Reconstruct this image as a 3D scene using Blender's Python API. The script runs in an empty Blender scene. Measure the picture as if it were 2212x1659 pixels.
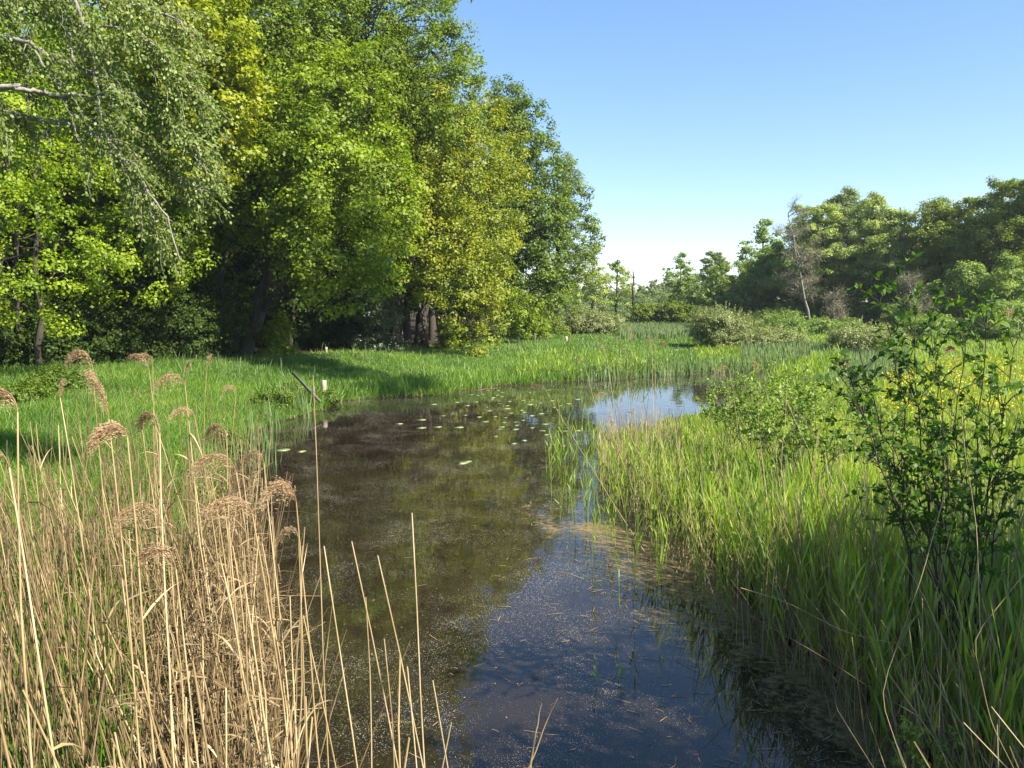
import bpy, math, random
import numpy as np
from mathutils import Vector

rng = np.random.default_rng(11)
random.seed(5)
scene = bpy.context.scene
COL = scene.collection

# ------------------------------------------------------------------ camera, sky, sun, exposure
F = 1703.0                      # focal length in units of a 2212 px wide picture
PITCH = math.radians(6.0)
CAMZ = 3.2
cam_data = bpy.data.cameras.new("camera")
cam = bpy.data.objects.new("camera", cam_data)
COL.objects.link(cam)
cam.location = (0, 0, CAMZ)
cam.rotation_euler = (math.radians(90) - PITCH, 0, 0)
cam_data.sensor_width = 36
cam_data.lens = 36 * F / 2212
cam_data.clip_start = 0.05
cam_data.clip_end = 3000
scene.camera = cam

SUN_AZ = math.radians(124)       # clockwise from the view direction (+Y)
SUN_EL = math.radians(43)
world = bpy.data.worlds.new("World")
scene.world = world
world.use_nodes = True
wn = world.node_tree
wn.nodes.clear()
sky = wn.nodes.new("ShaderNodeTexSky")
sky.sky_type = 'NISHITA'
sky.sun_disc = False
sky.sun_elevation = SUN_EL
sky.sun_rotation = SUN_AZ
sky.air_density = 1.0
sky.dust_density = 0.0
sky.ozone_density = 3.0
bg = wn.nodes.new("ShaderNodeBackground")
bg.inputs[1].default_value = 0.108
wo = wn.nodes.new("ShaderNodeOutputWorld")
hs = wn.nodes.new("ShaderNodeGamma")
hs.inputs['Gamma'].default_value = 0.80
hsv = wn.nodes.new("ShaderNodeHueSaturation")
hsv.inputs['Saturation'].default_value = 1.16
wn.links.new(sky.outputs[0], hsv.inputs['Color'])
wn.links.new(hsv.outputs[0], hs.inputs['Color'])
tint = wn.nodes.new("ShaderNodeMix"); tint.data_type = 'RGBA'; tint.blend_type = 'MULTIPLY'; tint.inputs[0].default_value = 1
tint.inputs[7].default_value = (.97, .975, 1.04, 1)
wn.links.new(hs.outputs[0], tint.inputs[6])
wn.links.new(tint.outputs[2], bg.inputs[0])
wn.links.new(bg.outputs[0], wo.inputs[0])

sd = bpy.data.lights.new("sun", 'SUN')
sd.energy = 5.0
sd.angle = math.radians(0.5)
sd.color = (1.0, 0.94, 0.82)
sun = bpy.data.objects.new("sun", sd)
COL.objects.link(sun)
sun_dir = Vector((math.sin(SUN_AZ) * math.cos(SUN_EL), math.cos(SUN_AZ) * math.cos(SUN_EL), math.sin(SUN_EL)))
sun.rotation_euler = sun_dir.to_track_quat('Z', 'Y').to_euler()
sun.location = (30, 0, 30)

scene.view_settings.view_transform = 'Standard'
scene.view_settings.look = 'None'
scene.view_settings.exposure = 1.5
scene.view_settings.gamma = 1
scene.view_settings.use_curve_mapping = False
try:
    scene.cycles.max_bounces = 6
    scene.cycles.diffuse_bounces = 3
    scene.cycles.glossy_bounces = 2
    scene.cycles.transmission_bounces = 3
    scene.cycles.transparent_max_bounces = 4
except Exception:
    pass

# ------------------------------------------------------------------ projection helpers
_c, _s = math.cos(PITCH), math.sin(PITCH)
def ray(px, py):
    u = (px - 1106) / F; v = (py - 829.5) / F
    return np.array([u, _c - v * _s, -_s - v * _c])
def at(px, py, Y):
    d = ray(px, py); t = Y / d[1]
    return np.array([d[0] * t, Y, CAMZ + d[2] * t])
def gnd(px, py, z=0.0):
    d = ray(px, py); t = (z - CAMZ) / d[2]
    return np.array([d[0] * t, d[1] * t, z])

# ------------------------------------------------------------------ pond outline and terrain
shore_px = [(-1200, 6000), (-100, 2300), (330, 1659), (420, 1400), (470, 1150), (520, 1010), (560, 935), (590, 915),
            (640, 905), (700, 885), (730, 870), (800, 861), (900, 856), (970, 852), (1010, 844), (1090, 834),
            (1180, 829), (1260, 822), (1340, 817), (1420, 812), (1500, 806), (1580, 804), (1650, 802), (1730, 798),
            (1770, 806), (1720, 835), (1640, 872), (1500, 912), (1390, 935), (1335, 975), (1350, 1060), (1430, 1140),
            (1520, 1215), (1600, 1290), (1680, 1390), (1830, 1480), (1950, 1600), (2150, 1900), (3000, 3200), (5000, 9000)]
SH = np.array([gnd(*p)[:2] for p in shore_px])

def sdist(x, y):
    """distance to the shore line, positive on land"""
    x = np.asarray(x, float); y = np.asarray(y, float)
    shp = x.shape
    x = x.ravel(); y = y.ravel()
    d2 = np.full(x.shape, 1e18); ins = np.zeros(x.shape, bool)
    n = len(SH)
    for i in range(n):
        a = SH[i]; b = SH[(i + 1) % n]; e = b - a
        t = np.clip(((x - a[0]) * e[0] + (y - a[1]) * e[1]) / (e @ e + 1e-12), 0, 1)
        d2 = np.minimum(d2, (x - a[0] - t * e[0]) ** 2 + (y - a[1] - t * e[1]) ** 2)
        cnd = ((a[1] > y) != (b[1] > y))
        with np.errstate(divide='ignore', invalid='ignore'):
            xi = (b[0] - a[0]) * (y - a[1]) / (b[1] - a[1]) + a[0]
        ins ^= cnd & (x < xi)
    d = np.sqrt(d2)
    return np.where(ins, -d, d).reshape(shp)

def wob(x, y, f, seed=0):
    return (np.sin(x * f + seed) * np.cos(y * f * 0.83 + seed * 1.7) + 0.5 * np.sin(x * f * 2.1 + y * f * 1.7 + seed * 2.3)
            + 0.3 * np.sin(x * f * 4.3 - y * f * 3.9 + seed))

def height(x, y, d=None):
    x = np.asarray(x, float); y = np.asarray(y, float)
    if d is None: d = sdist(x, y)
    land = 0.22 * np.clip(d / 0.5, 0, 1) + 0.34 * np.clip((d - 0.3) / 6, 0, 1) + 0.05 * wob(x, y, 0.5, 1.0) * np.clip(d / 2, 0, 1)
    left = np.clip((-x - 2) / 10, 0, 1) * np.clip(d / 7, 0, 1)
    land = land + 0.35 * left
    right = np.clip((x - 0) / 3, 0, 1) * np.clip((24 - y) / 8, 0, 1)
    land = land * (1 - 0.5 * right)
    return np.where(d > 0, land, np.clip(d * 0.6, -0.5, 0))

# ------------------------------------------------------------------ mesh helpers
def make_obj(name, V, Q, mat, parent=None, var=None, link=True):
    V = np.asarray(V, np.float32).reshape(-1, 3); Q = np.asarray(Q, np.int32).reshape(-1, 4)
    me = bpy.data.meshes.new(name)
    me.vertices.add(len(V)); me.vertices.foreach_set('co', V.ravel())
    me.loops.add(Q.size); me.loops.foreach_set('vertex_index', Q.ravel())
    me.polygons.add(len(Q)); me.polygons.foreach_set('loop_start', np.arange(0, Q.size, 4, dtype=np.int32))
    if var is not None:
        a = me.attributes.new('var', 'FLOAT', 'FACE'); a.data.foreach_set('value', np.asarray(var, np.float32))
    me.update(calc_edges=True)
    me.materials.append(mat)
    o = bpy.data.objects.new(name, me)
    COL.objects.link(o)
    if parent is not None: o.parent = parent
    return o

class Geo:
    def __init__(s): s.V = []; s.Q = []; s.R = []; s.n = 0
    def add(s, V, Q, R=None):
        V = np.asarray(V).reshape(-1, 3); Q = np.asarray(Q).reshape(-1, 4)
        s.V.append(V); s.Q.append(Q + s.n); s.n += len(V)
        s.R.append(np.full(len(Q), 0.5) if R is None else R)
    def obj(s, name, mat, parent=None, origin=None):
        V = np.concatenate(s.V)
        if origin is not None: V = V - np.asarray(origin)
        return make_obj(name, V, np.concatenate(s.Q), mat, parent, np.concatenate(s.R))

def nrm(a): return a / (np.linalg.norm(a, axis=-1, keepdims=True) + 1e-9)

def tube(g, pts, rad, sides=6, var=None):
    pts = np.asarray(pts, float); n = len(pts)
    rad = np.broadcast_to(np.asarray(rad, float), (n,))
    T = nrm(np.gradient(pts, axis=0))
    ref = np.array([0.3, 0.9, 0.1]) if abs(T[0][2]) > 0.5 else np.array([0, 0.1, 1.0])
    A = nrm(np.cross(T, ref)); B = np.cross(T, A)
    th = np.linspace(0, 2 * math.pi, sides, endpoint=False)
    V = pts[:, None, :] + rad[:, None, None] * (np.cos(th)[None, :, None] * A[:, None] + np.sin(th)[None, :, None] * B[:, None])
    i = np.arange(n - 1)[:, None]; j = np.arange(sides)[None, :]; k = (j + 1) % sides
    Q = np.stack([i * sides + j, i * sides + k, (i + 1) * sides + k, (i + 1) * sides + j], -1)
    Q = Q.reshape(-1, 4)
    g.add(V, Q, np.full(len(Q), rng.random() if var is None else var))

def bez(a, b, k=8, sag=0.0, wig=0.0, mid=None):
    t = np.linspace(0, 1, k)[:, None]
    a = np.asarray(a, float); b = np.asarray(b, float)
    m = (a + b) / 2 if mid is None else np.asarray(mid, float)
    p = (1 - t) ** 2 * a + 2 * t * (1 - t) * m + t ** 2 * b
    p[:, 2] -= (4 * t * (1 - t))[:, 0] * sag
    if wig:
        w = rng.normal(0, wig, (k, 3)); w[0] = 0; w[-1] = 0
        p = p + w
    return p

def blades(g, base, d, L, W, droop=0.0, prof=(1, .9, .55, .05), var=None, side=None, dr=None):
    """tapered curved strips: N bases, unit directions d, lengths, widths"""
    base = np.asarray(base, float); N = len(base)
    d = nrm(np.asarray(d, float)); L = np.broadcast_to(L, (N,)); W = np.broadcast_to(W, (N,)); droop = np.broadcast_to(droop, (N,))
    if side is None:
        side = rng.normal(size=(N, 3)); side[:, 2] *= 0.3
    side = nrm(np.cross(d, np.cross(side, d)))
    prof = np.asarray(prof, float); m = len(prof); t = np.linspace(0, 1, m)
    down = np.array([0, 0, -1.0]) if dr is None else np.asarray(dr)
    c = base[:, None] + d[:, None] * (L[:, None] * t)[..., None] + (down * np.ones((N, 3)))[:, None] * ((droop * L)[:, None] * t ** 2)[..., None]
    off = side[:, None] * (0.5 * W[:, None] * prof)[..., None]
    V = np.stack([c - off, c + off], 2)
    n0 = np.arange(N)[:, None] * (2 * m); i = np.arange(m - 1)[None] * 2
    Q = np.stack([n0 + i, n0 + i + 1, n0 + i + 3, n0 + i + 2], -1).reshape(-1, 4)
    v = rng.random(N) if var is None else np.broadcast_to(var, (N,))
    g.add(V.reshape(-1, 3), Q, np.repeat(v, m - 1))

def diamonds(g, c, nor, L, W, var=None):
    """leaf-sized rhombi, one quad each, slightly cupped"""
    N = len(c)
    nor = nrm(nor); ax = nrm(np.cross(nor, rng.normal(size=(N, 3)))); bx = np.cross(nor, ax)
    L = np.broadcast_to(L, (N,))[:, None]; W = np.broadcast_to(W, (N,))[:, None]
    V = np.stack([c - ax * L * .5, c + bx * W * .5 + ax * L * .08 + nor * L * .12, c + ax * L * .5, c - bx * W * .5 + ax * L * .08 + nor * L * .12], 1)
    Q = np.arange(4 * N).reshape(N, 4)
    g.add(V.reshape(-1, 3), Q, rng.random(N) if var is None else var)

def sph(n):
    return nrm(rng.normal(size=(n, 3)))

# ------------------------------------------------------------------ materials
def ramp_node(nt, stops, fac):
    r = nt.nodes.new("ShaderNodeValToRGB")
    while len(r.color_ramp.elements) < len(stops): r.color_ramp.elements.new(0.5)
    for e, (p, c) in zip(r.color_ramp.elements, stops):
        c = tuple(c)
        e.position = p; e.color = (*c, 1)
    nt.links.new(fac, r.inputs[0])
    return r.outputs[0]

def noise(nt, scale, detail=3, rough=.55, coord=None, dist=0):
    n = nt.nodes.new("ShaderNodeTexNoise")
    n.inputs['Scale'].default_value = scale; n.inputs['Detail'].default_value = detail
    n.inputs['Roughness'].default_value = rough; n.inputs['Distortion'].default_value = dist
    if coord is not None: nt.links.new(coord, n.inputs['Vector'])
    return n

def leaf_mat(name, stops, trans=0.4, gloss=0.06, rough_=0.45, nscale=0.6, tmul=(1.25, 1.35, 0.5)):
    m = bpy.data.materials.new(name); m.use_nodes = True; nt = m.node_tree; nt.nodes.clear()
    at_ = nt.nodes.new("ShaderNodeAttribute"); at_.attribute_name = 'var'
    geo = nt.nodes.new("ShaderNodeNewGeometry")
    nz = noise(nt, nscale, 2, coord=geo.outputs['Position'])
    mx = nt.nodes.new("ShaderNodeMath"); mx.operation = 'MULTIPLY_ADD'
    nt.links.new(at_.outputs['Fac'], mx.inputs[0]); mx.inputs[1].default_value = 0.55
    ad = nt.nodes.new("ShaderNodeMath"); ad.operation = 'MULTIPLY_ADD'
    nt.links.new(nz.outputs['Fac'], ad.inputs[0]); ad.inputs[1].default_value = 1.1; ad.inputs[2].default_value = -0.33
    nt.links.new(ad.outputs[0], mx.inputs[2])
    col = ramp_node(nt, stops, mx.outputs[0])
    df = nt.nodes.new("ShaderNodeBsdfDiffuse"); nt.links.new(col, df.inputs[0])
    tr = nt.nodes.new("ShaderNodeBsdfTranslucent")
    cm = nt.nodes.new("ShaderNodeMix"); cm.data_type = 'RGBA'; cm.blend_type = 'MULTIPLY'; cm.inputs[0].default_value = 1
    nt.links.new(col, cm.inputs[6]); cm.inputs[7].default_value = (*tmul, 1)
    nt.links.new(cm.outputs[2], tr.inputs[0])
    ms = nt.nodes.new("ShaderNodeMixShader"); ms.inputs[0].default_value = trans
    nt.links.new(df.outputs[0], ms.inputs[1]); nt.links.new(tr.outputs[0], ms.inputs[2])
    gl = nt.nodes.new("ShaderNodeBsdfGlossy"); gl.inputs['Roughness'].default_value = .55
    gl.inputs[0].default_value = (1, 1, 1, 1)
    ms2 = nt.nodes.new("ShaderNodeMixShader"); ms2.inputs[0].default_value = gloss
    nt.links.new(ms.outputs[0], ms2.inputs[1]); nt.links.new(gl.outputs[0], ms2.inputs[2])
    out = nt.nodes.new("ShaderNodeOutputMaterial"); nt.links.new(ms2.outputs[0], out.inputs[0])
    return m

def bark_mat(name, a, b, scale=6, bump=0.6):
    m = bpy.data.materials.new(name); m.use_nodes = True; nt = m.node_tree; nt.nodes.clear()
    geo = nt.nodes.new("ShaderNodeNewGeometry")
    mp = nt.nodes.new("ShaderNodeMapping"); mp.inputs['Scale'].default_value = (1, 1, 0.25)
    nt.links.new(geo.outputs['Position'], mp.inputs[0])
    nz = noise(nt, scale, 5, .65, mp.outputs[0])
    col = ramp_node(nt, [(0.3, a), (0.7, b)], nz.outputs['Fac'])
    p = nt.nodes.new("ShaderNodeBsdfPrincipled"); p.inputs['Roughness'].default_value = .9
    nt.links.new(col, p.inputs['Base Color'])
    bp = nt.nodes.new("ShaderNodeBump"); bp.inputs['Strength'].default_value = bump; bp.inputs['Distance'].default_value = .03
    nt.links.new(nz.outputs['Fac'], bp.inputs['Height']); nt.links.new(bp.outputs[0], p.inputs['Normal'])
    out = nt.nodes.new("ShaderNodeOutputMaterial"); nt.links.new(p.outputs[0], out.inputs[0])
    return m

def g3(a, b, c, m=(1, 1, 1)): return [(p, tuple(v * w for v, w in zip(q, m))) for p, q in ((0.1, a), (0.5, b), (0.9, c))]
TREE = (1.33, 1.2, .9)
M = {}
M['oak_bright'] = leaf_mat('oak_bright', g3((.065, .115, .008), (.13, .20, .010), (.22, .30, .014), TREE), .42, .02)
M['oak_mid'] = leaf_mat('oak_mid', g3((.06, .105, .010), (.105, .165, .014), (.17, .23, .02), TREE), .4, .02)
M['oak_bronze'] = leaf_mat('oak_bronze', g3((.10, .145, .014), (.165, .21, .018), (.25, .27, .025), TREE), .4, .02)
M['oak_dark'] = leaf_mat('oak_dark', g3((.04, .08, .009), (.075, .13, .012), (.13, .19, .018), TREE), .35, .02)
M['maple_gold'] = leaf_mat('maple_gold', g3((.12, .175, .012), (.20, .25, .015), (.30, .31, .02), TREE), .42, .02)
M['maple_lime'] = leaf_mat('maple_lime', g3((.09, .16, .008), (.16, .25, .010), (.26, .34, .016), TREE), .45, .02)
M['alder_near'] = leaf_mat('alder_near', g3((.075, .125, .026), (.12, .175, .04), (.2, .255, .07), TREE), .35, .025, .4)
M['understory_shaded'] = leaf_mat('understory_shaded', g3((.022, .045, .006), (.042, .075, .009), (.08, .12, .014)), .3, .01)  # leaf greens darkened to carry the shade under the left wood's canopy
M['holly'] = leaf_mat('holly', g3((.05, .08, .03), (.08, .11, .045), (.13, .155, .07)), .15, .06, .3)
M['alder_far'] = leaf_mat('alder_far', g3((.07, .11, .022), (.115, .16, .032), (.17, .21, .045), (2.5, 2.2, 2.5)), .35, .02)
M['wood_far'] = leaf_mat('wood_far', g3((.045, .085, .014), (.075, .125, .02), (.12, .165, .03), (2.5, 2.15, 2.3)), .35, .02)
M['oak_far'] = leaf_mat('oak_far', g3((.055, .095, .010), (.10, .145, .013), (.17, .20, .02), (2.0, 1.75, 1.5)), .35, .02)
M['belt'] = leaf_mat('belt', g3((.09, .135, .045), (.13, .18, .06), (.18, .23, .08), (1.2, 1.2, 1.2)), .3, .02)  # pale bluish greens put part of the distance haze into the leaf colour
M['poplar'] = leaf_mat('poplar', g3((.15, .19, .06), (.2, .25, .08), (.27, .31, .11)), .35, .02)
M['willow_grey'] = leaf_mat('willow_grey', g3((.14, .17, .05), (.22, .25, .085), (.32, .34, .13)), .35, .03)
M['willow_green'] = leaf_mat('willow_green', g3((.11, .17, .025), (.17, .25, .04), (.25, .32, .06)), .4, .03)
M['bare'] = leaf_mat('bare', g3((.15, .13, .085), (.22, .20, .135), (.29, .27, .2)), .1, 0)
M['bush_leaf'] = leaf_mat('bush_leaf', g3((.035, .085, .012), (.07, .145, .02), (.14, .23, .03)), .42, .015, .4, 2.5)
M['sapling_leaf'] = leaf_mat('sapling_leaf', g3((.13, .2, .025), (.2, .29, .04), (.3, .38, .07)), .42, .02, .4, 2)
M['grass'] = leaf_mat('grass', g3((.06, .14, .008), (.10, .215, .011), (.18, .29, .018), (1.3, 1.12, 1.8)), .45, .025, .4, 0.35)
M['grass_right'] = leaf_mat('grass_right', g3((.10, .18, .008), (.18, .29, .010), (.28, .38, .018), (1.5, 1.25, 2.2)), .5, .025, .4, 0.6)
M['reed_green'] = leaf_mat('reed_green', g3((.06, .12, .010), (.115, .20, .014), (.21, .29, .025), (1.9, 1.6, 2.0)), .45, .03, .4, .8)
M['cattail'] = leaf_mat('cattail', g3((.08, .135, .03), (.12, .185, .04), (.18, .24, .06)), .35, .05, .35, .5)
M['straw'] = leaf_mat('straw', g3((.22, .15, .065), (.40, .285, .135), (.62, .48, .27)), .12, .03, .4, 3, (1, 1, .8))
M['straw_mid'] = leaf_mat('straw_mid', g3((.07, .045, .02), (.16, .11, .05), (.36, .26, .135)), .12, .02, .4, 3, (1, 1, .8))  # straw darkened for the thicket, painting shade into the gaps between stems
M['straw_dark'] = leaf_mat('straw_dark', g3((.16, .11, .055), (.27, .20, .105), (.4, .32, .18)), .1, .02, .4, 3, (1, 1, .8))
M['plume'] = leaf_mat('plume', g3((.28, .17, .085), (.46, .31, .165), (.66, .50, .30)), .4, .02, .4, 12, (1, .95, .8))
M['litter'] = leaf_mat('litter', g3((.17, .10, .035), (.3, .2, .08), (.45, .34, .17)), .05, .03, .4, 5, (1, 1, .8))
M['flower'] = leaf_mat('flower', g3((.42, .34, .01), (.56, .46, .015), (.7, .6, .03)), .3, .02, .4, 3, (1, 1, .5))
M['pad'] = leaf_mat('pad', g3((.09, .13, .02), (.15, .19, .035), (.26, .29, .08)), .1, .10, .25, 2)
M['bark'] = bark_mat('bark', (.022, .017, .012), (.065, .05, .035))
M['bark_light'] = bark_mat('bark_light', (.06, .05, .038), (.16, .135, .10))
M['bark_grey'] = bark_mat('bark_grey', (.13, .115, .09), (.30, .27, .22), 12)
M['post_wood'] = bark_mat('post_wood', (.25, .19, .14), (.5, .41, .33), 18)
M['grey_wood'] = bark_mat('grey_wood', (.07, .06, .05), (.17, .145, .12), 18)

def ground_mat():
    m = bpy.data.materials.new('ground'); m.use_nodes = True; nt = m.node_tree; nt.nodes.clear()
    geo = nt.nodes.new("ShaderNodeNewGeometry")
    n1 = noise(nt, .35, 4, .6, geo.outputs['Position']); n2 = noise(nt, 9, 6, .7, geo.outputs['Position'])
    c1 = ramp_node(nt, [(.3, (.05, .11, .015)), (.55, (.075, .16, .02)), (.75, (.11, .17, .03))], n1.outputs['Fac'])
    c2 = ramp_node(nt, [(.35, (.35, .35, .3)), (.65, (1, 1, 1))], n2.outputs['Fac'])
    cm = nt.nodes.new("ShaderNodeMix"); cm.data_type = 'RGBA'; cm.blend_type = 'MULTIPLY'; cm.inputs[0].default_value = 1
    nt.links.new(c1, cm.inputs[6]); nt.links.new(c2, cm.inputs[7])
    sx = nt.nodes.new("ShaderNodeSeparateXYZ"); nt.links.new(geo.outputs['Position'], sx.inputs[0])
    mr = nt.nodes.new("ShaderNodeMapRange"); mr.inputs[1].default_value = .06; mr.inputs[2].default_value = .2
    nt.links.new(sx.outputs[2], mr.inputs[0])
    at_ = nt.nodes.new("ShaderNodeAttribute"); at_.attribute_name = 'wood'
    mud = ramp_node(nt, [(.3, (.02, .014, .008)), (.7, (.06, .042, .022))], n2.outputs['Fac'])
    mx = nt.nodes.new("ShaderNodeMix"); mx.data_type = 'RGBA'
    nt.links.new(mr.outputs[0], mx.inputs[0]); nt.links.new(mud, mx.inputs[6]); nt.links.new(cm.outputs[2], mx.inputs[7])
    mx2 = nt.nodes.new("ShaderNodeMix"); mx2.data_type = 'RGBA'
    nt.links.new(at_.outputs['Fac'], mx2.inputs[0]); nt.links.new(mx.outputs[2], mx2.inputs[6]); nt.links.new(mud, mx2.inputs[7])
    p = nt.nodes.new("ShaderNodeBsdfPrincipled"); p.inputs['Roughness'].default_value = .95; p.inputs['Specular IOR Level'].default_value = .1
    nt.links.new(mx2.outputs[2], p.inputs['Base Color'])
    bp = nt.nodes.new("ShaderNodeBump"); bp.inputs['Strength'].default_value = 1; bp.inputs['Distance'].default_value = .1
    nt.links.new(n2.outputs['Fac'], bp.inputs['Height']); nt.links.new(bp.outputs[0], p.inputs['Normal'])
    out = nt.nodes.new("ShaderNodeOutputMaterial"); nt.links.new(p.outputs[0], out.inputs[0])
    return m

def water_mat():
    m = bpy.data.materials.new('pond_water'); m.use_nodes = True; nt = m.node_tree; nt.nodes.clear()
    N = nt.nodes; Lk = nt.links
    geo = N.new("ShaderNodeNewGeometry"); pos = geo.outputs['Position']
    def math_(op, a, b=None, c=None, clamp=False):
        n = N.new("ShaderNodeMath"); n.operation = op; n.use_clamp = clamp
        for i, v in enumerate((a, b, c)):
            if v is None: continue
            if isinstance(v, (int, float)): n.inputs[i].default_value = v
            else: Lk.new(v, n.inputs[i])
        return n.outputs[0]
    edge = N.new("ShaderNodeAttribute"); edge.attribute_name = 'edge'       # distance to the shore, metres
    redge = N.new("ShaderNodeAttribute"); redge.attribute_name = 'scum'     # where the film gathers
    # drifting pollen specks
    masks = []
    for sc, base, amp in ((70, .13, .20), (130, .17, .24)):
        v = N.new("ShaderNodeTexVoronoi"); v.inputs['Scale'].default_value = sc
        Lk.new(pos, v.inputs['Vector'])
        big = noise(nt, .55 if sc < 60 else .9, 5, .6, pos, .8)
        swirl = math_('MULTIPLY_ADD', big.outputs['Fac'], 3.4, -1.35)
        sepc = N.new("ShaderNodeSeparateColor"); Lk.new(v.outputs['Color'], sepc.inputs[0])
        thr = math_('MULTIPLY', math_('MULTIPLY_ADD', swirl, amp, base), math_('POWER', sepc.outputs[0], 1.6))
        masks.append(math_('LESS_THAN', v.outputs['Distance'], thr))
    speck = math_('MAXIMUM', masks[0], masks[1])
    # brown film near the reeds
    n1 = noise(nt, 1.3, 8, .68, pos, 1.2)
    n2 = noise(nt, 14, 6, .7, pos, .6)
    f = math_('ADD', math_('MULTIPLY', n1.outputs['Fac'], .7), math_('MULTIPLY', n2.outputs['Fac'], .45))
    f = math_('ADD', f, redge.outputs['Fac'])
    film = math_('MULTIPLY', math_('SUBTRACT', f, .86), 6.0, clamp=True)
    film = math_('MAXIMUM', film, 0.0)
    wp = N.new("ShaderNodeBsdfPrincipled")
    wp.inputs['Roughness'].default_value = .025; wp.inputs['IOR'].default_value = 1.5
    brn = ramp_node(nt, [(.35, (.011, .008, .005)), (.7, (.024, .017, .009))], noise(nt, .8, 4, .6, pos).outputs['Fac'])
    Lk.new(brn, wp.inputs['Base Color'])
    rp = noise(nt, 2.2, 3, .5, pos)
    bp = N.new("ShaderNodeBump"); bp.inputs['Strength'].default_value = .10; bp.inputs['Distance'].default_value = .02
    Lk.new(rp.outputs['Fac'], bp.inputs['Height']); Lk.new(bp.outputs[0], wp.inputs['Normal'])
    sp = N.new("ShaderNodeBsdfDiffuse"); sp.inputs[0].default_value = (.42, .38, .29, 1)
    fl = N.new("ShaderNodeBsdfPrincipled"); fl.inputs['Roughness'].default_value = .6
    fc = ramp_node(nt, [(.3, (.07, .045, .015)), (.5, (.17, .12, .04)), (.7, (.30, .23, .10))], n2.outputs['Fac'])
    Lk.new(fc, fl.inputs['Base Color'])
    m1 = N.new("ShaderNodeMixShader"); Lk.new(math_('MULTIPLY', film, .8), m1.inputs[0]); Lk.new(wp.outputs[0], m1.inputs[1]); Lk.new(fl.outputs[0], m1.inputs[2])
    m2 = N.new("ShaderNodeMixShader"); Lk.new(speck, m2.inputs[0]); Lk.new(m1.outputs[0], m2.inputs[1]); Lk.new(sp.outputs[0], m2.inputs[2])
    out = N.new("ShaderNodeOutputMaterial"); Lk.new(m2.outputs[0], out.inputs[0])
    return m

# ------------------------------------------------------------------ object helpers
def tag(o, label=None, cat=None, group=None, kind=None):
    if label: o['label'] = label
    if cat: o['category'] = cat
    if group: o['group'] = group
    if kind: o['kind'] = kind
    return o
def empty(name, loc, label, cat, group=None):
    o = bpy.data.objects.new(name, None); o.empty_display_size = .2
    o.location = tuple(float(v) for v in loc); COL.objects.link(o)
    return tag(o, label, cat, group)
def children(o): return [c for c in bpy.data.objects if c.parent == o]
def copy_tree(root, kids, loc, rz=0, s=1.0, label=None, mat=None):
    r = root.copy(); COL.objects.link(r); r.location = tuple(float(v) for v in loc); r.rotation_euler = (0, 0, rz)
    r.scale = (s, s, s) if np.isscalar(s) else s
    if label: r['label'] = label
    for k in kids:
        c = k.copy(); COL.objects.link(c); c.parent = r
    return r

# ------------------------------------------------------------------ ground and water
def grid_axis(lims):
    out = []
    for a, b, st in lims: out.append(np.arange(a, b, st))
    return np.concatenate(out + [np.array([lims[-1][1]])])
gx = grid_axis([(-1500, -200, 260), (-200, -60, 20), (-60, -14, 2), (-14, 14, .3), (14, 60, 2), (60, 200, 20), (200, 1500, 260)])
gy = grid_axis([(-400, -40, 60), (-40, -6, 4), (-6, 36, .3), (36, 60, 1), (60, 140, 5), (140, 300, 20), (300, 2500, 300)])
X, Y_ = np.meshgrid(gx, gy)
D = sdist(X, Y_); Z = height(X, Y_, D)
Z = Z + np.clip((Y_ - 90) / 400, 0, 1) * 1.0
V = np.stack([X, Y_, Z], -1).reshape(-1, 3)
nx, ny = len(gx), len(gy)
i = np.arange(ny - 1)[:, None]; j = np.arange(nx - 1)[None]
Q = np.stack([i * nx + j, i * nx + j + 1, (i + 1) * nx + j + 1, (i + 1) * nx + j], -1).reshape(-1, 4)
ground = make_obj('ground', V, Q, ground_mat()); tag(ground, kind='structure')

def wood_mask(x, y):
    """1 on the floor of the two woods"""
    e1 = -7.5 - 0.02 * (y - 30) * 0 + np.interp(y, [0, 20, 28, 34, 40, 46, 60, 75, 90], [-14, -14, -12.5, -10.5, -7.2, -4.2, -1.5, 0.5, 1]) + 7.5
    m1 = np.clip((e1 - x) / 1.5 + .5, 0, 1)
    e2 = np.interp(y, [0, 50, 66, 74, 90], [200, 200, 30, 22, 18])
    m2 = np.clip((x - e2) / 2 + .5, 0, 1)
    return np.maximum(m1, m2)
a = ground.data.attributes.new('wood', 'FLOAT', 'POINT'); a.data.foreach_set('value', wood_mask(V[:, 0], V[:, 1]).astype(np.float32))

wx = np.arange(-12, 24.01, .15); wy = np.arange(-8, 42.01, .15)
X, Y_ = np.meshgrid(wx, wy); D = -sdist(X, Y_)
V = np.stack([X, Y_, np.zeros_like(X)], -1).reshape(-1, 3)
nx, ny = len(wx), len(wy)
i = np.arange(ny - 1)[:, None]; j = np.arange(nx - 1)[None]
Q = np.stack([i * nx + j, i * nx + j + 1, (i + 1) * nx + j + 1, (i + 1) * nx + j], -1).reshape(-1, 4)
water = make_obj('pond_water', V, Q, water_mat()); tag(water, kind='structure')
rightness = np.clip((X - 0.2) / 1.5, 0, 1) * np.clip((13 - Y_) / 3, 0, 1)
leftness = np.clip((-1 - X) / 1.0, 0, 1) * np.clip((7 - Y_) / 3, 0, 1)
sc = np.clip(1 - D / 2.6, 0, 1) * .38 * rightness + np.clip(1 - D / 1.3, 0, 1) * .36 * leftness + np.clip(1 - D / .6, 0, 1) * .16
sc += .22 * np.exp(-((X - 1.3) / .7) ** 2 - ((Y_ - 10.5) / 2.6) ** 2)
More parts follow.
